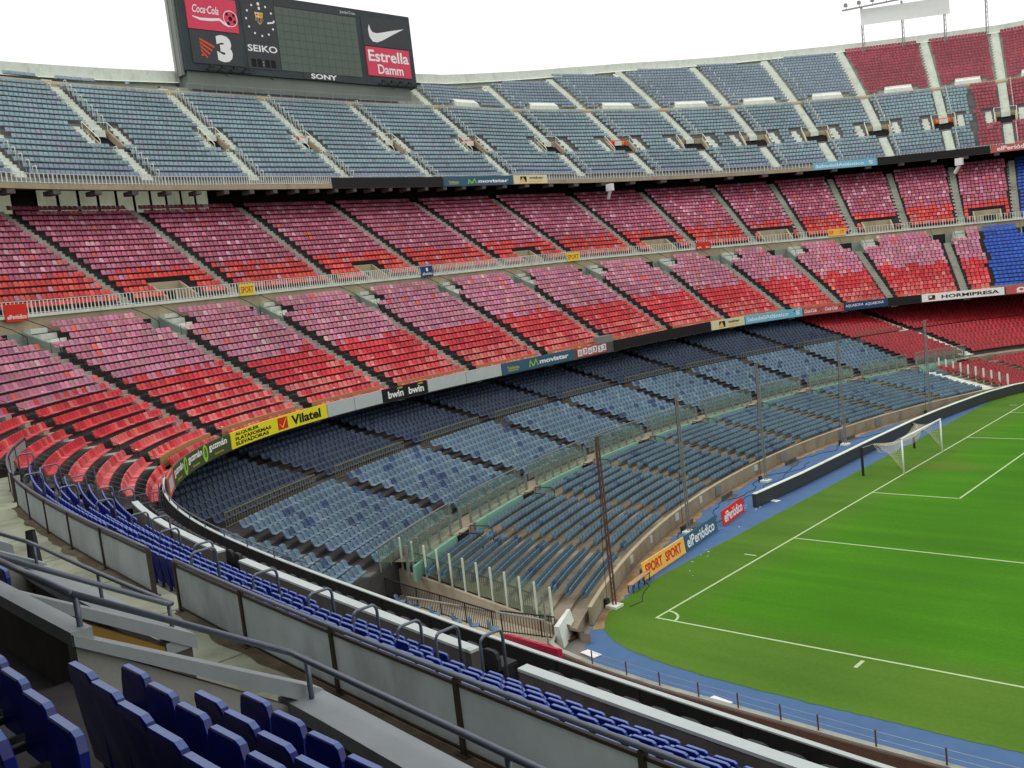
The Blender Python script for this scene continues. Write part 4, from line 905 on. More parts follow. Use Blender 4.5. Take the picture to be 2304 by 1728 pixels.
# near curb between the track and the lateral stand
nc = empty('track_curb', (10, -7, 0), 'pale topped brown curb wall along the near edge of the blue track', 'curb')
cp = [(-2.0, -4.9), (-1.6, -5.6), (-.7, -6.05), (1.4, -6.55), (4.9, -6.95), (8.5, -7.15), (13.6, -7.4), (25, -7.7), (60, -8)]
L1 = MB(); L2 = MB()
for (x0, y0), (x1, y1) in zip(cp[:-1], cp[1:]):
    L1.hexa([(x0, y0-.3, -.8), (x1, y1-.3, -.8), (x1, y1, -.8), (x0, y0, -.8), (x0, y0-.3, .5), (x1, y1-.3, .5), (x1, y1, .5), (x0, y0, .5)])
    L2.hexa([(x0, y0-.22, .503), (x1, y1-.22, .503), (x1, y1+.03, .503), (x0, y0+.03, .503), (x0, y0-.22, .58), (x1, y1-.22, .58), (x1, y1+.03, .58), (x0, y0+.03, .58)])
L1.build('wall_body', M_brick, nc); L2.build('coping', M_con, nc)
for k, x in enumerate((1.5, 3.4, 5.1, 6.9, 8.6, 10.3, 11.7, 13.7, 15.9, 18.5, 21.5)):
    y = np.interp(x, [c[0] for c in cp], [c[1] for c in cp])-.15
    MB().tube([(x, y, .6), (x, y, 1.15)], .03, 6).build('post', M_rust, nc)
mb = MB()
for h in (.85, 1.1): mb.tube([(x, np.interp(x, [c[0] for c in cp], [c[1] for c in cp])-.15, h) for x in np.arange(1.5, 22, .8)], .008, 4)
mb.build('wire', M_steel, nc)
flat('service_lane', [(-1.8, -16), (60, -24), (60, -8.1), (13.6, -7.6), (1.4, -6.8), (-1.8, -5.4)], -.01, M_brn)
nl = empty('near_lower_terrace', (20, -14, 0), 'lower terrace of the near side hidden behind the dark parapet', 'terrace')
mb = MB()
for i in range(12): mb.box(-2.0+.35*i, 60, -9.2-.8*i, -8.4-.8*i, -.5, .3+.32*i)
mb.build('steps', M_tread, nl)
V, F = SEATM['flip']; me = bpy.data.meshes.new('red_folding_chair'); me.from_pydata(V.tolist(), [], F.tolist()); me.materials.append(M_seatO)
for j in range(7):
    o = bpy.data.objects.new('red_folding_chair', me); COL.objects.link(o); o.location = (-1.0+.42*j, -8.95, 1.42-.02*j); o.color = (*lin((186, 40, 70)), 1)
    tag(o, f"crimson folding seat just over the dark parapet, {ordn(j)} from the left", 'seat', 'crimson seats over the dark parapet')
V, F = SEATM['bucket']; me = bpy.data.meshes.new('corner_chair'); me.from_pydata(V.tolist(), [], F.tolist()); me.materials.append(M_seatO)
for j, (x, y) in enumerate(((-10.6, -6.9), (-9.1, -7.2), (-7.6, -7.3), (-5.9, -7.5), (-4.8, -7.5), (-3.7, -7.4))):
    o = bpy.data.objects.new('corner_chair', me); COL.objects.link(o); o.location = (x, y, 1.05); o.rotation_euler = (0, 0, math.radians(-50)); o.color = (*lin((90, 118, 138)), 1)
    tag(o, f"lone grey blue shell seat beside the corner fence, {ordn(j)} from the left", 'seat', 'lone seats at the corner')

# ------------------------------------------------------------------ net masts, boards and goal beside the pitch
for k, (v, e, m) in enumerate(((66, -.55, M_rust), (79, -1.3, M_steel), (92.5, -1.6, M_steel), (105.8, -1.6, M_steel), (120, -.7, M_steel), (133.5, -.8, M_steel))):
    c = p3(WF, v, e, 0); ro = empty('net_mast', c, f"tall {'rusty brown' if k == 0 else 'grey'} lattice net mast beside the track, {ordn(k)} from the near corner", 'mast', 'net masts beside the track')
    x, y = c[:2]; h = 8.6
    mb = MB(); mb.bar((x-.06, y-.04, .12), (x-.05, y-.03, h), .05, .08); mb.bar((x+.06, y+.04, .12), (x+.05, y+.03, h), .05, .08)
    for j in range(30): mb.bar((x-.07, y-.045, .3+j*.27), (x+.07, y+.045, .3+(j+1)*.27-.04), .02)
    mb.bar((x, y, h-.05), (x+.28, y+.14, h+.02), .05); mb.build('column', m, ro)
    MB().box(x-.32, x+.32, y-.32, y+.32, .0, .14).build('base_block', M_lite, ro)
    MB().tube([(x-.35, y-.1, .1), (x-.33, y-.1, 2.5), (x-.12, y-.05, 5.8), (x-.1, y-.05, h-.2)], .014, 5).build('cable', M_brail, ro)
    MB().box(x-.5, x-.32, y-.2, y+.05, .0, .4).build('winch', M_dpad, ro)
def ground_board(a, b, h, m, name, label, cat='banner', t=.06, lean=.1):
    ro_ = None; d = math.hypot(b[0]-a[0], b[1]-a[1]); dx, dy = (b[0]-a[0])/d, (b[1]-a[1])/d; nx, ny = dy, -dx   # faces the pitch
    P = lambda x, y, l: (a[0]+dx*x+nx*(l-lean*y/h), a[1]+dy*x+ny*(l-lean*y/h), .02+y)
    mb = MB(); mb.hexa([P(0, 0, -t), P(d, 0, -t), P(d, 0, 0), P(0, 0, 0), P(0, h, -t), P(d, h, -t), P(d, h, 0), P(0, h, 0)]); o = mb.build(name, m); tag(o, label, cat)
    return o, Face2D(P), d
o, f, d = ground_board((-3.62, 4.2), (-4.25, 9.15), .92, M_amber, 'ground_board', 'amber board with red capitals twice standing on the blue track')
for x in (.25, 2.6): f.text(o, 'SPORT', x, .2, 1.95, .55, M_red, .03)
o, f, d = ground_board((-4.27, 9.3), (-4.95, 13.8), .92, M_movi, 'ground_board', 'blue board with white lettering standing on the blue track'); f.text(o, 'elPeriódico', .2, .15, 3.9, .62, M_wht, .02)
o, f, d = ground_board((-5.0, 14.6), (-5.62, 18.2), .92, M_red, 'ground_board', 'red board with white lettering at the end of the three track boards'); f.text(o, 'elPeriódico', .25, .15, 3.1, .62, M_wht, .02)
bn = empty('wooden_bench', (-3.5, 3.3, 0), 'low wooden bench on dark legs at the end of the amber board', 'bench')
MB().hexa([(-3.30, 2.2, .42), (-3.0, 2.25, .42), (-3.45, 4.55, .42), (-3.75, 4.5, .42), (-3.30, 2.2, .47), (-3.0, 2.25, .47), (-3.45, 4.55, .47), (-3.75, 4.5, .47)]).build('seat', M_wood, bn)
for t in (.06, .35, .65, .94):
    for s in (0, 1):
        x = -3.30+s*.3-.45*t; y = 2.2+2.3*t; MB().box(x-.02, x+.02, y-.02, y+.02, 0, .42).build('leg', M_brail, bn)
# long low led wall following the track
lp = [(-5.25, 19.15), (-5.0, 25.3), (-5.0, 31), (-5.0, 37), (-4.85, 45.3), (-4.55, 50), (-4.15, 54), (-3.45, 59.5), (-2.2, 64.3), (.8, 69.2), (6, 71.6), (14, 72.4), (30, 72.8)]
lr = resamp(np.array(lp), 1.0); lw_ = empty('led_wall', (-5, 40, 0), 'long low dark display wall with pale top edge along the track behind the goal', 'display')
tg = np.gradient(lr, axis=0); tg /= np.linalg.norm(tg, axis=1)[:, None]; ng = np.stack([tg[:, 1], -tg[:, 0]], 1)
mb = MB(); cap = MB()
for i in range(len(lr)-1):
    q = [lr[i]-ng[i]*.3, lr[i+1]-ng[i+1]*.3, lr[i+1], lr[i]]
    mb.hexa([(*p_, .03) for p_ in q]+[(*p_, .9) for p_ in q]); cap.hexa([(*p_, .903) for p_ in q]+[(*p_, .94) for p_ in q])
M_led = mat('display_face', (52, 56, 56), .5, .12, 12)
mb.build('cabinet', M_led, lw_); cap.build('top_edge', M_lite, lw_)
# goal
gl = empty('goal', (0, 34, 0), 'white goal frame with sagging pale net on the goal line', 'goal')
for y in (30.28, 37.72): MB().tube([(0, y, 0), (0, y, 2.5)], .06, 10).build('goal_post', M_wht, gl, True)
MB().tube([(0, 30.22, 2.5), (0, 37.78, 2.5)], .06, 10).build('crossbar', M_wht, gl, True)
def netsheet(fn, nu, nv, r, par):
    mb = MB()
    for i in range(nu+1):
        pts = [fn(i/nu, j/nv) for j in range(nv+1)]
        for a, b in zip(pts[:-1], pts[1:]): mb.bar(a, b, r)
    for j in range(nv+1):
        pts = [fn(i/nu, j/nv) for i in range(nu+1)]
        for a, b in zip(pts[:-1], pts[1:]): mb.bar(a, b, r)
    return mb.build('net', M_net, par)
# net is rolled up: roof sheet sags back to two posts, a short skirt hangs down
def nf(s, t):
    y = 30.3+7.4*s; xb = -1.9+.5*math.sin(math.pi*s)*.6; x = xb*t; sag = .42*math.sin(math.pi*t)*(1+.3*math.sin(5*s*math.pi))
    zb = 2.1-.45*math.sin(math.pi*s); return (x, y-(.3 if s < .03 else 0)*t, 2.5*(1-t)+zb*t-sag*.6)
netsheet(nf, 50, 14, .011, gl)
def nf2(s, t):
    a = nf(s, 1.0); return (a[0]+.35*t+.2*math.sin(9*s), a[1], a[2]-(.55+.12*math.sin(11*s))*t)
netsheet(nf2, 50, 6, .012, gl)
def nf3(sy):
    def g(s, t):
        x = -1.9*s*(1-.55*t); return (x-.0, sy+(-.05 if sy < 34 else .05), (2.5*(1-s)+2.1*s-.2*math.sin(math.pi*s))*(1-t)+t*(.9*(1-s)*.3+1.3*s))
    return g
for y in (30.28, 37.72): netsheet(nf3(y), 12, 12, .010, gl)
for k, y in enumerate((29.1, 38.6)):
    o = MB().tube([(-2.4, y, 0), (-2.4, y, 2.05)], .09, 10).build('net_post', M_blackp); tag(o, f"{'near' if k == 0 else 'far'} black post behind the goal that carries the net", 'post')
    MB().tube([(-2.4, y, 2.0), (-1.9, 30.3 if k == 0 else 37.7, 2.1)], .012, 4).build('net_cord', M_net, o)
# cables and litter on the track
mb = MB(); pts = []
for i, v in enumerate(np.arange(66, 112, .8)): pts.append(p3(WF, v, -1.3-.45*math.sin(i*.7)-.2*math.sin(i*1.9), .02))
mb.tube(pts, .022, 5); tag(mb.build('power_cable', M_brail), 'black cable snaking along the blue track between the masts', 'cable')
pts = [p3(WF, v, -2.2-.3*math.sin(v*1.7), .02) for v in np.arange(80, 100, .8)]
tag(MB().tube(pts, .018, 5).build('power_cable', M_brail), 'second thinner cable lying behind the display wall', 'cable')
lit = MB(); N = 0
for i in range(26):
    v = rng.uniform(64, 100); e = rng.uniform(-6.5, -1.2)
    if i < 24: v = rng.choice([70, 74, 79, 84, 87])+rng.normal(0, 1.3); e = -3.4+rng.normal(0, .4)
    c = np.array(p3(WF, v, e, .03)); s = rng.uniform(.02, .055); a = rng.uniform(0, 3)
    lit.hexa([(c[0]+s*math.cos(a+q)*1.6, c[1]+s*math.sin(a+q), z+.01*(q > 2)) for z in (.02, .035) for q in (0, 1.6, 3.1, 4.7)])
tag(lit.build('paper_litter', M_wht), 'scattered white paper scraps on the track and grass edge', 'litter', None, 'stuff')
for k, (x, y) in enumerate(((-.6, -5.0), (6.6, -6.3), (-5.6, 20.9))):
    tag(MB().hexa([(x, y, .02), (x+.9, y-.2, .02), (x+1.0, y+.25, .02), (x+.1, y+.4, .02), (x, y, .06), (x+.9, y-.2, .06), (x+1.0, y+.25, .06), (x+.1, y+.4, .06)]).build('white_slab', M_white), ['white slab lying on the track near the corner gate', 'white slab lying against the near curb', 'white slab behind the end of the display wall'][k], 'slab')

# ------------------------------------------------------------------ scoreboard
sb = empty('scoreboard', (-79.2, 44, 43), 'large dark stadium scoreboard with sponsor panels and screen on the top tier', 'scoreboard')
X0 = -79.2
MB().box(X0-1.9, X0, 26.1, 62.4, 45.1, 55.1).build('case', M_sbd, sb)
MB().box(X0-2.8, X0-.5, 26.4, 61.5, 41.5, 45.1).build('support_wall', M_sbw, sb)
for j in range(5): MB().box(X0-2.7+.0, X0-1.95, 26.1+.0+8*j, 26.6+8*j, 42, 54).build('rear_strut', M_steel, sb)
sf = Face2D(lambda x, y, l: (X0+.03+l, x, y))
def spanel(y0, y1, z0, z1, m, name, t=.12): return MB().box(X0, X0+t, y0, y1, z0, z1).build(name, m, sb)
class SF(Face2D):
    pass
def pf(t): return Face2D(lambda x, y, l: (X0+t+l, x, y))
pa = spanel(27.1, 33.9, 49.95, 53.85, M_redc, 'red_panel'); F1 = pf(.12)
F1.text(pa, 'Coca·Cola', 27.9, 51.85, 3.5, .95, M_wht, .015, shear=.35); F1.disc(pa, 32.9, 51.6, .98, .98, M_wht); F1.disc(pa, 32.9, 51.6, .88, .88, M_redc, lift=.01)
for a, b, r in ((0, 0, .3), (.5, .45, .22), (-.45, .5, .22), (.55, -.35, .22), (-.35, -.6, .22)): F1.disc(pa, 32.9+a, 51.6+b, r, r, M_blk, lift=.02, n=6)
strip2d(F1, [(27.8, 51.4), (28.8, 51.15), (30.2, 51.2), (31.4, 51.35), (32.0, 50.9), (32.6, 50.6)], [.12, .3, .34, .3, .3, .1], M_wht, pa)
pb = spanel(27.1, 33.9, 45.95, 49.85, M_sbf, 'dark_panel')
F1.text(pb, '3', 30.45, 46.3, 2.1, 3.2, M_wht, .07)
for j in range(5):   # striped triangle pointing right
    z1_ = 48.95-.43*j; w = (1-abs((z1_-.15)-47.9)/1.25)
    F1.poly(pb, [(28.3, z1_), (28.3+max(.15, 2.0*(1-j/5.2))*.98, z1_-.9+.0), (28.3+max(.12, 2.0*(1-j/5.2))*.86, z1_-1.08), (28.3, z1_-.26)], M_ora) if j < 4 else F1.poly(pb, [(28.3, 47.05), (28.75, 46.95), (28.3, 46.75)], M_ora)
ck = spanel(34.6, 39.4, 45.9, 54.4, M_sbf, 'clock_panel', .06); F2 = pf(.06)
for j in range(12):
    a = math.radians(90-30*j); F2.disc(ck, 37.2+2.0*math.cos(a), 51.95+1.95*math.sin(a), .14 if j else .2, .14 if j else .2, M_wht, 'hour_dot')
F2.poly(ck, [(38.2, 51.55), (39.15, 51.7), (39.15, 51.9), (38.2, 51.75)], M_wht, 'clock_hand'); F2.poly(ck, [(37.1, 53.2), (37.4, 53.2), (37.4, 53.55), (37.1, 53.55)], M_wht, 'clock_hand')
# club crest: shield with cross, stripes and a striped lower half
cx, cz = 37.1, 52.15
F2.poly(ck, [(cx-.62, cz+.7), (cx+.62, cz+.7), (cx+.5, cz+.1), (cx+.55, cz-.3), (cx, cz-.78), (cx-.55, cz-.3), (cx-.5, cz+.1)], M_yk, 'crest', .01)
F2.poly(ck, [(cx-.52, cz+.62), (cx-.03, cz+.62), (cx-.03, cz+.15), (cx-.46, cz+.15)], M_wht, 'crest_cross', .02)
F2.poly(ck, [(cx-.33, cz+.62), (cx-.22, cz+.62), (cx-.22, cz+.15), (cx-.33, cz+.15)], M_red, 'crest_cross', .03); F2.poly(ck, [(cx-.5, cz+.44), (cx-.03, cz+.44), (cx-.03, cz+.33), (cx-.5, cz+.33)], M_red, 'crest_cross', .03)
for j in range(3): F2.poly(ck, [(cx+.06+.16*j, cz+.62), (cx+.13+.16*j, cz+.62), (cx+.13+.16*j, cz+.15), (cx+.06+.16*j, cz+.15)], M_red, 'crest_stripe', .02)
for j in range(5): F2.poly(ck, [(cx-.45+.19*j, cz+.05), (cx-.28+.19*j, cz+.05), (cx-.28+.19*j, cz-.45-.1*(2-abs(j-2))), (cx-.45+.19*j, cz-.42-.1*(2-abs(j-2)))], (M_navy, M_redb)[j % 2], 'crest_stripe', .02)
F2.text(ck, 'SEIKO', 34.85, 48.0, 4.3, .82, M_wht, .02)
for j, y in enumerate((35.1, 35.95, 37.1, 37.95)): F2.poly(ck, [(y, 46.1), (y+.7, 46.1), (y+.7, 47.1), (y, 47.1)], M_blk, 'digit_window')
F2.disc(ck, 36.85, 46.75, .07, .07, M_gry); F2.disc(ck, 36.85, 46.4, .07, .07, M_gry)
sc = spanel(39.5, 52.5, 46.0, 53.9, M_screen, 'screen', .05)
M_joint = mat('screen_joint', (60, 72, 62), .5, .1, 2)
mb = MB()
for j in range(1, 12): mb.box(X0+.05, X0+.058, 39.5+13*j/12-.02, 39.5+13*j/12+.02, 46.05, 53.85)
for j in range(1, 8): mb.box(X0+.059, X0+.066, 39.55, 52.45, 46.0+7.9*j/8-.02, 46.0+7.9*j/8+.02)
mb.build('module_joints', M_joint, sc)
tr = spanel(39.6, 52.6, 54.0, 54.85, M_sbf, 'top_strip', .04); pf(.04).text(tr, 'JumboTron', 49.95, 54.15, 2.6, .5, M_gry, .02)
bs = spanel(42.8, 49.0, 45.15, 45.98, M_sbf, 'bottom_strip', .04); pf(.04).text(bs, 'SONY', 43.9, 45.25, 4.2, .65, M_wht, .03)
pr = spanel(53.4, 61.8, 50.4, 54.3, M_sbf, 'dark_panel', .08); F3 = pf(.08)
F3.poly(pr, [(54.75, 53.3), (54.5, 52.6), (54.6, 51.6), (55.1, 51.0), (55.9, 50.95), (57.0, 51.35), (59.0, 52.3), (61.1, 53.25), (58.6, 52.75), (56.8, 52.35), (56.0, 52.2), (55.3, 52.25), (54.95, 52.6)], M_wht, 'swoosh_mark')
pe = spanel(53.6, 61.5, 46.35, 50.25, M_redc, 'red_panel')
F1.text(pe, 'Estrella', 53.95, 48.3, 7.3, 1.55, M_wht, .02); F1.text(pe, 'Damm', 55.4, 46.65, 4.6, 1.3, M_wht, .02)
for y0, y1 in ((28.6, 34.9), (55.2, 62.0)):
    mb = MB(); mb.bar((X0+.8, y0, 45.35), (X0+.8, y1, 45.35), .07); mb.bar((X0+.1, y0, 45.2), (X0+.1, y1, 45.2), .07)
    for y in np.arange(y0, y1, 1.6): mb.bar((X0, y, 45.2), (X0+.85, y, 45.35), .06); mb.box(X0+.55, X0+.85, y+.2, y+.8, 45.38, 45.7)
    mb.build('lamp_bracket', M_brail, sb)
for y in (30.9, 37.3, 57.2, 60.5): MB().bar((X0, y, 45.1), (X0+1.0, y, 44.4), .06).build('stay', M_brail, sb)
MB().box(X0-1.95, X0-.5, 25.9, 26.09, 44.6, 55.2).build('side_cladding', M_sbw, sb)
for j in range(2): MB().box(X0-1.8+.95*j, X0-1.7+.95*j, 25.82, 25.89, 44.6, 55.2).build('side_rib', M_steel, sb)
# single seat row and posts under the scoreboard
V, F = SEATM['low']; me = bpy.data.meshes.new('under_board_seat'); me.from_pydata(V.tolist(), [], F.tolist()); me.materials.append(M_seatO)
srow = Seats()
for a, b in ((244.3, 217.3),): srow.add(FF, list(np.arange(217.4, 244.3, .36)), 45.9, 42.35, lambda u: jit((58, 66, 76), .1), ('x', 0, 0))
srow.build('low', 'seat_row_under_scoreboard', 'single line of dark seats at the foot of the scoreboard wall', 0, None, 'seat', '', 'chair')
rail_run(FF, 216.5, 245.2, 45.35, 42.5, 43.5, 'thin_railing', 'thin grey railing at the foot of the scoreboard wall', M_steel, 1.7, .03, post=0, thick=.04)

# ------------------------------------------------------------------ light masts and roof truss at upper right
lm = empty('floodlight_gantry', (-40, 130, 47), 'slim steel floodlight gantry with a row of lamps above the rim at upper right', 'floodlight')
mp_ = [(-43.4, 133.6), (-37.7, 136.5), (-31.7, 139.0), (-25.8, 141.1), (-19.6, 143.0)]
for x, y in mp_:
    mb = MB(); mb.bar((x, y, 46.8), (x+.2, y, 55.2), .16); mb.bar((x+.35, y+.1, 46.8), (x+.35, y+.1, 55.2), .08)
    for j in range(10): mb.bar((x, y, 47+.8*j), (x+.35, y+.1, 47.8+.8*j), .05)
    mb.build('mast', M_steel, lm)
mb = MB(); a, b = (-45.9, 132.2), (-14, 144.5); P = lambda t, z, o=0: (a[0]+(b[0]-a[0])*t+o*.36, a[1]+(b[1]-a[1])*t-o*.93, z)
mb.bar(P(0, 55.25), P(1, 55.25), .28, .22); mb.bar(P(0, 55.0, 1.2), P(1, 55.0, 1.2), .16)
for j in range(30): mb.bar(P(j/30, 55.25), P((j+.5)/30, 55.0, 1.2), .07)
mb.build('walkway', M_steel, lm)
for j in range(16):
    q = P(.02+j/16, 55.9, .3); mb = MB(); mb.tube([(q[0], q[1], 55.3), (q[0], q[1], 55.9)], .05, 6); mb.hexa([(q[0]-.35, q[1]-.2, 55.7), (q[0]+.3, q[1]-.45, 55.6), (q[0]+.35, q[1]-.1, 55.6), (q[0]-.3, q[1]+.2, 55.7), (q[0]-.3, q[1]-.2, 56.3), (q[0]+.2, q[1]-.5, 56.2), (q[0]+.3, q[1]-.1, 56.2), (q[0]-.2, q[1]+.2, 56.3)]); mb.build('lamp', M_steel, lm)
M_sheet = mat('pale_sheet', (240, 246, 240), .6, .04, 1)
MB().hexa([(-43.3, 133.4, 52.3), (-30.6, 139.0, 51.6), (-30.65, 139.1, 51.6), (-43.35, 133.5, 52.3), (-43.3, 133.4, 54.9), (-30.6, 139.0, 54.3), (-30.65, 139.1, 54.3), (-43.35, 133.5, 54.9)]).build('white_sheet', M_sheet, lm)
# loudspeaker bracket hung under the top tier
for k, u in enumerate((204.2, 176.6)):
    mb = MB(); c = p3(FF, u, 28.6, 28.4); mb.box(c[0]-.5, c[0]+.5, c[1]-.3, c[1]+.3, c[2]-.9, c[2]+.1); mb.bar((c[0], c[1], c[2]-.9), (c[0]-.8, c[1]+.4, c[2]-1.9), .35)
    tag(mb.build('camera_housing', M_white), ['white camera housing hanging under the top tier at centre right', 'white camera housing hanging under the top tier near the right edge'][k], 'camera')

lit = MB()
for i in range(90):
    k = rng.integers(0, 9); a, b = A2L[k], A2L[k+1]; d, z = T2L[rng.integers(0, 17)]; w = (d-.75)/16.6
    u = rng.uniform(b[0]*(1-w)+b[1]*w+.7, a[0]*(1-w)+a[1]*w-.7); c = p3(FF, u, d-.25, z+.45); s_ = rng.uniform(.05, .13); an = rng.uniform(0, 6)
    q = [(c[0]+s_*math.cos(an+t), c[1]+s_*math.sin(an+t)*.8) for t in (0, 1.4, 3.0, 4.5)]
    lit.hexa([(*p_, c[2]) for p_ in q]+[(*p_, c[2]+rng.uniform(.01, .06)) for p_ in q])
tag(lit.build('paper_scraps', M_wht), 'white paper scraps left lying on the red and pink seats', 'litter', None, 'stuff')

# ------------------------------------------------------------------ near side stand (foreground)
def A(u, d, z): return p3(FF, u, d, z)
near = empty('near_stand', A(315, 6, 9), 'near side stand with pale walkway, dark front parapet and blue seats', 'stand')
UN = ur(291.3, 352, .8)
mb = MB(); strip(mb, FF, UN, [(.0, 7.3), (.0, 9.12), (.12, 9.12), (.12, 8.1)]); mb.build('front_parapet', M_blackp, near)
mb = MB(); sweepbox(mb, FF, 291.3, 352, .02, .125, 9.122, 9.15, step=.8); mb.build('parapet_coping', M_gry, near)
mb = MB()
for u in np.arange(293, 350, 2.2): sweepbox(mb, FF, u-.012, u+.012, .12, .126, 8.2, 9.12)
mb.build('panel_joint', M_black, near)
pro = [(.12, 8.1), (1.45, 8.15), (1.45, 8.5), (2.15, 8.6)]
NR = [(2.45+.82*i, 9.1+.5*i) for i in range(4)]
for d, z in NR: pro += [(d-.36, z), (d+.45, z)]
pro += [(5.4, 10.85), (5.45, 11.0), (7.9, 11.0)]
mb = MB(); strip(mb, FF, ur(296.0, 352, .8), pro[:-1]); mb.build('row_terrace', M_cond, near)
mb = MB(); strip(mb, FF, ur(291.5, 296.0, .8), [(.18, 8.1), (1.4, 8.3), (5.2, 10.6)]); mb.build('corner_floor', M_cond, near)
mb = MB(); strip(mb, FF, ur(296.0, 352, .8), [(5.4, 11.0), (8.2, 11.0)]); mb.build('walkway', M_floor, near)
# pale ledges behind the padded seats
for ua, ub in ((299.6, 310.6), (312.2, 323.1), (324.5, 350)):
    l = MB(); sweepbox(l, FF, ua, ub, 1.46, 1.68, 8.4, 9.66, step=.8); o = l.build('press_ledge', M_cond); c = MB(); sweepbox(c, FF, ua-.01, ub+.01, 1.45, 1.69, 9.662, 9.72, step=.8); c.build('ledge_top', M_gry, o)
    tag(o, {299.6: 'pale concrete ledge nearest the red corner behind the dark parapet', 312.2: 'middle pale concrete ledge behind the dark parapet', 324.5: 'pale concrete ledge running to the bottom edge of the photo'}[ua], 'ledge')
# dark padded seats between ledge and parapet
pv = MB(); n = 9
out_ = [(-.24, .38), (-.25, .62), (-.21, .74), (-.12, .78), (.12, .78), (.21, .74), (.25, .62), (.24, .38)]
pv.add([(x, y, z) for y in (-.05, .04) for x, z in out_], [tuple(range(8)), tuple(range(15, 7, -1))]+[(i, (i+1) % 8, 8+(i+1) % 8, 8+i) for i in range(8)])
pv.box(-.23, .23, .06, .46, .36, .44); pv.box(-.2, .2, .1, .4, .0, .36); pv.box(-.06, .06, .15, .3, -.78, .0)
pm = bpy.data.meshes.new('padded_chair'); pm.from_pydata(pv.v, [], pv.f); pm.materials.append(M_dpad)
def place_seat(me, name, u, d, z, label, grp, cat='seat'):
    c, x, f = frame_at(FF if d < 6 else FG, u, d, z); o = bpy.data.objects.new(name, me); COL.objects.link(o)
    o.matrix_world = Matrix(((x[0], f[0], 0, c[0]), (x[1], f[1], 0, c[1]), (0, 0, 1, c[2]), (0, 0, 0, 1))); return tag(o, label, cat, grp)
for j, u in enumerate(np.arange(300, 346, .62)):
    if 310.6 < u < 312.2 or 323 < u < 324.4: continue
    place_seat(pm, 'padded_chair', u, 1.08, 8.72, f"dark padded chair between pale ledge and parapet, number {j+1} from the far end", 'dark padded chairs behind the parapet')
# blue seats: curved back, folded pan, side brackets
def slab(mb, out, y0, y1, lean, mi=0, lipz=None, bev=.018):
    n = len(out); cx = sum(q[0] for q in out)/n; cz = sum(q[1] for q in out)/n
    def ring(y, k): return [(cx+(x-cx)*(1-k), y+lean*(z-out[0][1])-.02*(1-((x-cx)/.22)**2)*1, cz+(z-cz)*(1-k)) for x, z in out]
    R = [ring(y0, bev*3), ring(y0+.008, 0), ring(y1-.008, 0), ring(y1, bev*3)]
    V = [v for r in R for v in r]; mb.add(V, [tuple(range(n)), tuple(range(4*n-1, 3*n-1, -1))], mi)
    for j in range(3):
        for i in range(n):
            top = (out[i][1]+out[(i+1) % n][1])/2 > (lipz or 9)
            k = len(mb.v)-4*n; mb.f.append((k+j*n+i, k+j*n+(i+1) % n, k+(j+1)*n+(i+1) % n, k+(j+1)*n+i)); mb.m.append(1 if (top and j == 1) else mi)
OB = [(-.16, .12), (-.21, .45), (-.222, .72), (-.205, .81), (-.165, .85), (.165, .85), (.205, .81), (.222, .72), (.21, .45), (.16, .12)]
OP = [(-.20, .33), (-.215, .46), (-.215, .60), (-.19, .68), (-.15, .705), (.15, .705), (.19, .68), (.215, .60), (.215, .46), (.20, .33)]
def blue_parts(tilt=0.0):
    b = MB(); slab(b, OB, -.03, .035, -.10, 0, .80); p = MB(); slab(p, OP, .23, .29, .06+tilt, 0, .69)
    h = MB(); h.box(-.2, -.17, .0, .27, .36, .40); h.box(.17, .2, .0, .27, .36, .40); h.box(-.03, .03, -.03, .03, 0, .45)
    return b, p, h
one = MB()
for q in blue_parts(): one.add(q.v, [], 0); k = len(one.v)-len(q.v); one.f += [tuple(k+i for i in f) for f in q.f]; one.m += q.m
bm_ = bpy.data.meshes.new('blue_chair'); bm_.from_pydata(one.v, [], one.f); bm_.materials.append(M_bluep); bm_.materials.append(M_bluelip); bm_.polygons.foreach_set('material_index', one.m)
NA = [296.4, 304.2, 311.3, 318.5, 323.7, 331.6, 339]
cand = []
for i, (d, z) in enumerate(NR):
    for k in range(len(NA)-1):
        us = row_us(FF, NA[k]+.0, NA[k+1], d, .5, .48)
        for j, u in enumerate(us): cand.append((u, d, z, f"blue folded chair {j+1} from left, {ordn(i)} row behind the ledge, {ordn(k)} block from corner", 'blue folded chairs between ledge and panelled barrier'))
for bi, (ua, ub) in enumerate(((318.7, 325.0), (309.2, 316.5), (300.6, 306.4))):
    for i in range(2, 7):
        for j, u in enumerate(np.arange(ua+1.3, ub-.9, .5)):
            cand.append((u, 9.75+.8*(i-2), 13.12+.4*(i-2), f"blue chair {j+1} from left, row {i-1}, in the {['nearest', 'middle', 'farthest'][bi]} block beyond the ochre wall", 'blue chairs in the raised blocks beyond the ochre wall'))
vis = []
for q in cand:
    X, Y, K = project(np.array(A(q[0], q[1], q[2]+.7)))
    if K > 0 and -20 < X < 1050 and Y < 790: vis.append((K, q))
vis.sort(key=lambda q: q[0]); rest = [q for _, q in vis[275:]]
for _, (u, d, z, lab, gr) in vis[:275]: place_seat(bm_, 'blue_chair', u, d, z, lab, gr)
if rest:
    mb = MB()
    for u, d, z, _, _ in rest:
        c, x, f = frame_at(FF, u, d, z); kk = len(mb.v)
        mb.v += [tuple(c+x*a+f*b+np.array([0, 0, e])) for a, b, e in one.v]; mb.f += [tuple(kk+q for q in ff) for ff in one.f]; mb.m += one.m
    tag(mb.build('blue_chair_rows', [M_bluep, M_bluelip]), 'remaining blue folded chairs nearest the red corner', 'seat', None, 'stuff')
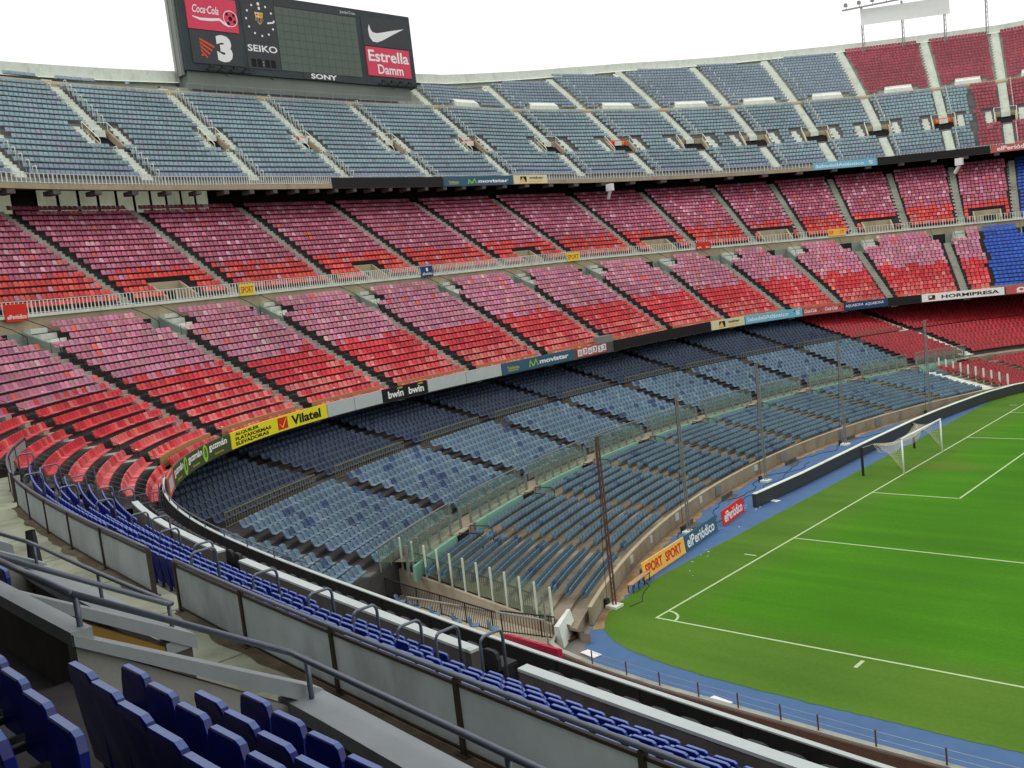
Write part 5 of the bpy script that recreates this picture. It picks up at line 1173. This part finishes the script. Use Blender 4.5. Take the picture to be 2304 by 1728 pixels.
# grey hoops between the rows
hg = hoop_mesh(1.12, .55, .032, 8)
HO = [(297.5, 5.0), (298.0, 4.16), (298.5, 3.3), (299.0, 2.43), (299.5, 1.75), (303.8, 5.1), (303.9, 4.13), (304.5, 3.18), (305.2, 2.3), (306.2, 1.9),
      (309.6, 2.6), (311.2, 2.2), (318.0, 4.6), (319.0, 3.75), (320.0, 3.05), (321.6, 2.95), (322.1, 2.3), (322.9, 1.97), (323.8, 1.6)]
for j, (u, d) in enumerate(HO):
    place(hg, 'grey_hoop_rail', M_grail, FF, u, d+.35, float(np.interp(d+.1, [2.3, 5.2], [9.1, 10.95])), f"grey hoop rail among the blue chairs, {ordn(j)} counting from the red corner", 'handrail', 'grey hoop rails among the blue chairs')
# panelled barrier in front of the walkway
def barrier(us_, label, endcap=True):
    ro = empty('panelled_barrier', A(us_[0], 5.7, 11), label, 'barrier')
    mb = MB(); mb.tube([A(u, 5.7, 12.02) for u in np.linspace(us_[0], us_[-1], max(2, int((us_[-1]-us_[0])/.7)))], .038, 10); mb.build('top_rail', M_grail, ro, True)
    mb = MB(); sweepbox(mb, FF, us_[0], us_[-1], 5.675, 5.725, 11.9, 11.945); sweepbox(mb, FF, us_[0], us_[-1], 5.67, 5.73, 11.06, 11.1); mb.build('inner_rail', M_bronze, ro)
    for u in us_:
        q = MB(); c = np.array(A(u, 5.7, 11)); q.obox(c[:2], FF.t(u), FF.n(u), .035, .045, 10.8, 11.99); q.obox(c[:2], FF.t(u), FF.n(u), .1, .09, 11.0, 11.02); q.build('post', M_bronze, ro)
    for a, b in zip(us_[:-1], us_[1:]):
        q = MB(); sweepbox(q, FF, a+.05, b-.05, 5.69, 5.71, 11.1, 11.9, step=.8); q.build('panel', M_panel, ro)
barrier([291.6, 294.3, 297, 299.7, 302.3], 'panelled barrier section at the far left end of the walkway')
barrier([303.4, 306.1, 308.8, 311.5, 314.4, 317.7], 'five panel barrier section left of the gap in front of the walkway')
barrier([319.2, 322.2, 325.2, 328.1, 331.0, 334.0, 337, 340], 'long panelled barrier section right of the gap running to the bottom of the photo')
MB().add([A(331.6, 5.733, 11.75), A(332.1, 5.733, 11.5), A(332.7, 5.733, 11.42), A(333.4, 5.733, 11.1), A(333.43, 5.733, 11.1), A(332.72, 5.733, 11.45), A(332.12, 5.733, 11.53), A(331.6, 5.733, 11.77)], [(0, 1, 6, 7), (1, 2, 5, 6), (2, 3, 4, 5)]).build('panel_scratch', M_wht, near)
_FF_keep = FF
def A(u, d, z): return p3(FG, u, d, z)
# raised seat blocks behind the walkway
def block(ua, ub, ordl, lab, sl=True, sr=True):
    ro = empty('seat_block', A((ua+ub)/2, 7.8, 11), lab, 'terrace')
    mb = MB(); sweepbox(mb, FG, ua, ub, 7.66, 7.9, 10.8, 12.36, step=.9); mb.build('front_wall', M_cond, ro)
    mb = MB(); sweepbox(mb, FG, ua-.02, ub+.02, 7.6, 8.0, 12.362, 12.52, step=.9); mb.build('front_coping', M_cope, ro)
    st = [(7.9, 11.6), (9.2, 11.6)]
    for i in range(2, 22): st += [(9.7+.8*(i-2)-.42, 13.12+.4*(i-2)), (9.7+.8*(i-2)+.375, 13.12+.4*(i-2))]
    mb = MB(); strip(mb, FG, ur(ua+.1, ub-.1, .9), st); mb.build('terrace', M_tread, ro)
    def side(u, sg, nm):
        a, b = u, u+sg*.2; mb = MB(); z0, z1, da, db = 12.40, 13.86, 7.9, 10.0
        mb.hexa([A(a, da, 10.8), A(b, da, 10.8), A(b, db, 10.8), A(a, db, 10.8), A(a, da, z0), A(b, da, z0), A(b, db, z1), A(a, db, z1)])
        o1 = mb.build('side_wall', M_ochre if nm == 'r' else M_con, ro)
        a2, b2 = u-sg*.04, u+sg*.26; mb = MB(); da = 7.6; db = 10.02
        mb.hexa([A(a2, da, 12.32), A(b2, da, 12.32), A(b2, db, 13.865), A(a2, db, 13.865), A(a2, da, 12.523), A(b2, da, 12.523), A(b2, db, 13.97), A(a2, db, 13.97)])
        mb.build('side_coping', M_cope, ro)
    if sl: side(ua, 1, 'l')
    if sr: side(ub, -1, 'r')
    # rail: back along the left side, the front and the right side
    rl = empty('handrail', A((ua+ub)/2, 7.8, 12.5), lab.replace('raised', 'grey handrail on the raised').replace('block of chairs', 'block')[:90], 'handrail')
    pts = []
    if sl: pts += [A(ua+.1, 9.93, 14.3), A(ua+.1, 7.85, 12.99)]
    pts += [A(u, 7.8, 12.98) for u in np.linspace(ua+.1, ub-.1, 8)][(1 if sl else 0):]
    if sr: pts += [A(ub-.1, 7.85, 12.99), A(ub-.1, 9.93, 14.3)][(0 if not sl else 0):]
    MB().tube(pts, .036, 10).build('rail', M_grail, rl, True)
    for u, d in ([(ua+.35, 7.8)] if sl else [])+[(u, 7.8) for u in np.arange(ua+3.6, ub-.8, 3.2)]+([(ub-.2, 7.8), (ub-.1, 9.95)] if sr else [])+([(ua+.1, 9.9)] if sl else []):
        zt = 12.98+(d-7.8)*.63; zb = 12.5+(max(0, d-7.8))*.63; MB().tube([A(u, d, zb-.02), A(u, d, zt)], .03, 8).build('post', M_grail, rl, True)
    return ro
block(300.6, 306.4, 0, 'raised block of chairs farthest left behind the walkway')
block(309.2, 316.5, 1, 'raised block of chairs second from left behind the walkway')
block(318.7, 325.0, 2, 'raised block of chairs just left of the ochre wall')
block(327.78, 348.0, 3, 'raised block of chairs in the bottom left foreground', sr=False)
# back walls of the stair pits between blocks
for k, (ua, ub) in enumerate(((306.4, 309.2), (316.5, 318.7), (325.0, 328.0))):
    lab = ['far left', 'middle', 'nearest'][k]
    ro = empty('stair_pit', A((ua+ub)/2, 9, 11), f"{lab} stair pit between raised chair blocks with grey coped back wall", 'entrance')
    mb = MB(); sweepbox(mb, FG, ua-.02, ub-.2, 9.86, 10.0, 10.6, 13.85, step=.7); mb.build('back_wall', M_cond, ro)
    mb = MB(); sweepbox(mb, FG, ua-.22, ub+.0, 9.84, 10.03, 13.852, 13.985, step=.7); mb.build('coping', M_cope, ro)
    MB().quad(A(ua, 7.66, 10.95), A(ub, 7.66, 10.95), A(ub, 9.83, 10.4), A(ua, 9.83, 10.4)).build('floor', M_floor, ro)
    MB().quad(A(ua+.5, 9.82, 10.6), A(ub-.5, 9.82, 10.6), A(ub-.5, 9.82, 12.9), A(ua+.5, 9.82, 12.9)).build('doorway', M_black, ro)
    st = []
    for i in range(2, 22): st += [(10.0+.8*(i-2), 13.32+.4*(i-2)), (10.0+.8*(i-2)+.79, 13.32+.4*(i-2))]
    mb = MB(); strip(mb, FG, ur(ua-.1, ub+.1, .7), st); mb.build('terrace', M_tread, ro)
    MB().tube([A(ua-.1, 9.93, 14.3), A(ub-.12, 9.93, 14.3)], .036, 10).build('rail', M_grail, ro, True)
# foreground chairs with their own parts
fb, fp_, fh = blue_parts(); tb = blue_parts(.28)[1]
def mk(mb, nm):
    me = bpy.data.meshes.new(nm); me.from_pydata(mb.v, [], mb.f); me.materials.append(M_bluep); me.materials.append(M_bluelip); me.polygons.foreach_set('material_index', mb.m); return me
MBk, MPn, MHg, MPt = mk(fb, 'backrest'), mk(fp_, 'seat_pan'), mk(fh, 'bracket'), mk(tb, 'seat_pan')
MHg.materials.clear(); MHg.materials.append(M_dpad)
def parted(u, d, z, label, grp, tilt=False):
    c, x, f = frame_at(FG, u, d, z); e = bpy.data.objects.new('blue_chair', None); COL.objects.link(e); e.empty_display_size = .1
    e.matrix_world = Matrix(((x[0], f[0], 0, c[0]), (x[1], f[1], 0, c[1]), (0, 0, 1, c[2]), (0, 0, 0, 1))); tag(e, label, 'seat', grp)
    for nm, me in (('backrest', MBk), ('seat_pan', MPt if tilt else MPn), ('bracket', MHg)):
        o = bpy.data.objects.new(nm, me); COL.objects.link(o); o.parent = e
G = 'blue folded chairs in the foreground'
for j in range(7): parted(330.4+.5*j, 9.68, 13.12, f"foreground blue chair {j+1} from the left in the front row before the sloping wall", G)
for j in range(8): parted(330.15+.5*j, 10.44, 13.56, f"foreground blue chair {j+1} from the left in the middle row", G)
for j in range(5): parted(329.75+.5*j, 11.32, 14.02, f"foreground blue chair {j+1} from the left in the back row at bottom left", G)
parted(332.9, 11.0, 13.9, 'single blue chair standing apart at the bottom edge of the photo', G, True)
# things lying about on the walkway
bg_ = MB(); c = np.array(A(317.7, 7.5, 12.6))
for s in range(7):
    a0, a1 = 2*math.pi*s/7, 2*math.pi*(s+1)/7; r0, r1_ = .09, .14
    bg_.add([(c[0]+r0*math.cos(a0), c[1]+r0*math.sin(a0), 12.95), (c[0]+r0*math.cos(a1), c[1]+r0*math.sin(a1), 12.95), (c[0]+r1_*math.cos(a1), c[1]+r1_*math.sin(a1), 12.15+.04*(s % 2)), (c[0]+r1_*math.cos(a0), c[1]+r1_*math.sin(a0), 12.15+.04*((s+1) % 2))], [(0, 1, 2, 3)])
    bg_.add([(c[0], c[1], 12.05), (c[0]+r1_*math.cos(a0), c[1]+r1_*math.sin(a0), 12.15+.04*((s+1) % 2)), (c[0]+r1_*math.cos(a1), c[1]+r1_*math.sin(a1), 12.15+.04*(s % 2))], [(0, 1, 2)])
tag(bg_.build('rubbish_bag', M_dpad), 'dark rubbish bag tied to the handrail end of the second block', 'bag')
mt = MB(); mt.add([A(323.3, 7.4, 11.02), A(323.9, 7.5, 11.25), A(324.9, 7.3, 11.05), A(325.4, 6.9, 11.02), A(324.6, 6.75, 11.02), A(323.8, 6.95, 11.12), A(323.4, 7.0, 11.03)], [(0, 1, 5, 6), (1, 2, 4, 5), (2, 3, 4)])
tag(mt.build('crumpled_sheet', M_cope2), 'crumpled dark sheet lying on the walkway at the foot of the ochre wall', 'sheet')
def A(u, d, z): return p3(FF, u, d, z)
# unseen rear wall and roof of the near stand, shaped to darken the foreground
M_roof = mat('shading_roof', (60, 60, 58), .95, .1, .5)
mb = MB(); strip(mb, FF, ur(306, 352, 1.5), [(22.0, 10), (22.0, 28)]); mb.build('shading_rear_wall', M_cond, near)
mb = MB(); strip(mb, FF, ur(316, 352, 1.5), [(10.0, 22.4), (10.0, 23.2), (26, 28.0), (26, 27.2), (10.0, 22.4)]); mb.build('shading_roof_slab', M_roof, near)
# fence across the seat rows at the red corner
fe = empty('corner_fence', A(297.2, 6, 9), 'thin wire fence running up between red seats and blue chairs', 'fence')
for d in np.arange(.3, 16, 2.4):
    zz = np.interp(d, [0, 16], [8.3, 16.0]); MB().tube([A(295.95, d, zz), A(295.95, d, zz+1.25)], .03, 6).build('post', M_grail, fe)
mb = MB()
for h in np.linspace(.15, 1.2, 6): mb.tube([A(295.95, d, np.interp(d, [0, 16], [8.3, 16.0])+h) for d in (.3, 8, 16)], .008, 4)
mb.build('wire', M_grail, fe)
mb = MB()
for h in (8.5, 8.9, 9.3): mb.tube([A(295.95, .2, h), A(295.95, 1.5, h)], .02, 5)
for j in range(8): mb.tube([A(295.95, .2+.18*j, 8.2), A(295.95, .2+.18*j, 9.3)], .015, 5)
mb.build('end_grille', M_grail, fe)
rl = empty('parapet_rail', A(300, .1, 9.2), 'thin rail on short posts along the top of the grey parapet at the corner', 'railing')
MB().tube([A(u, .1, 9.36) for u in np.arange(291.4, 313, .6)], .025, 6).build('rail', M_grail, rl)
for u in np.arange(291.5, 313, 2.15): MB().tube([A(u, .1, 8.4), A(u, .1, 9.36)], .025, 6).build('post', M_grail, rl)

M_grime = mat('walkway_grime', (82, 74, 56), .95, .3, 3, stain=.8, stain_rgb=(120, 116, 92))
for a, b in ((303.4, 317.7), (319.2, 340)):
    us_ = np.arange(a, b, .35); mb = MB(); P0 = []
    for u in us_: P0 += [A(u, 5.55, 11.006), A(u, 5.84+.12*abs(math.sin(u*1.9)*math.sin(u*.63))+.05*rng.random(), 11.006)]
    mb.add(P0, [(2*i, 2*i+1, 2*i+3, 2*i+2) for i in range(len(us_)-1)]); o = mb.build('damp_dirt', M_grime, near)
mb = MB()
for u in np.arange(302, 350, 3.4): mb.quad(A(u, 5.5, 11.004), A(u+.03, 5.5, 11.004), A(u+.03, 7.6, 11.004), A(u, 7.6, 11.004))
mb.build('floor_joint', M_cond, near)
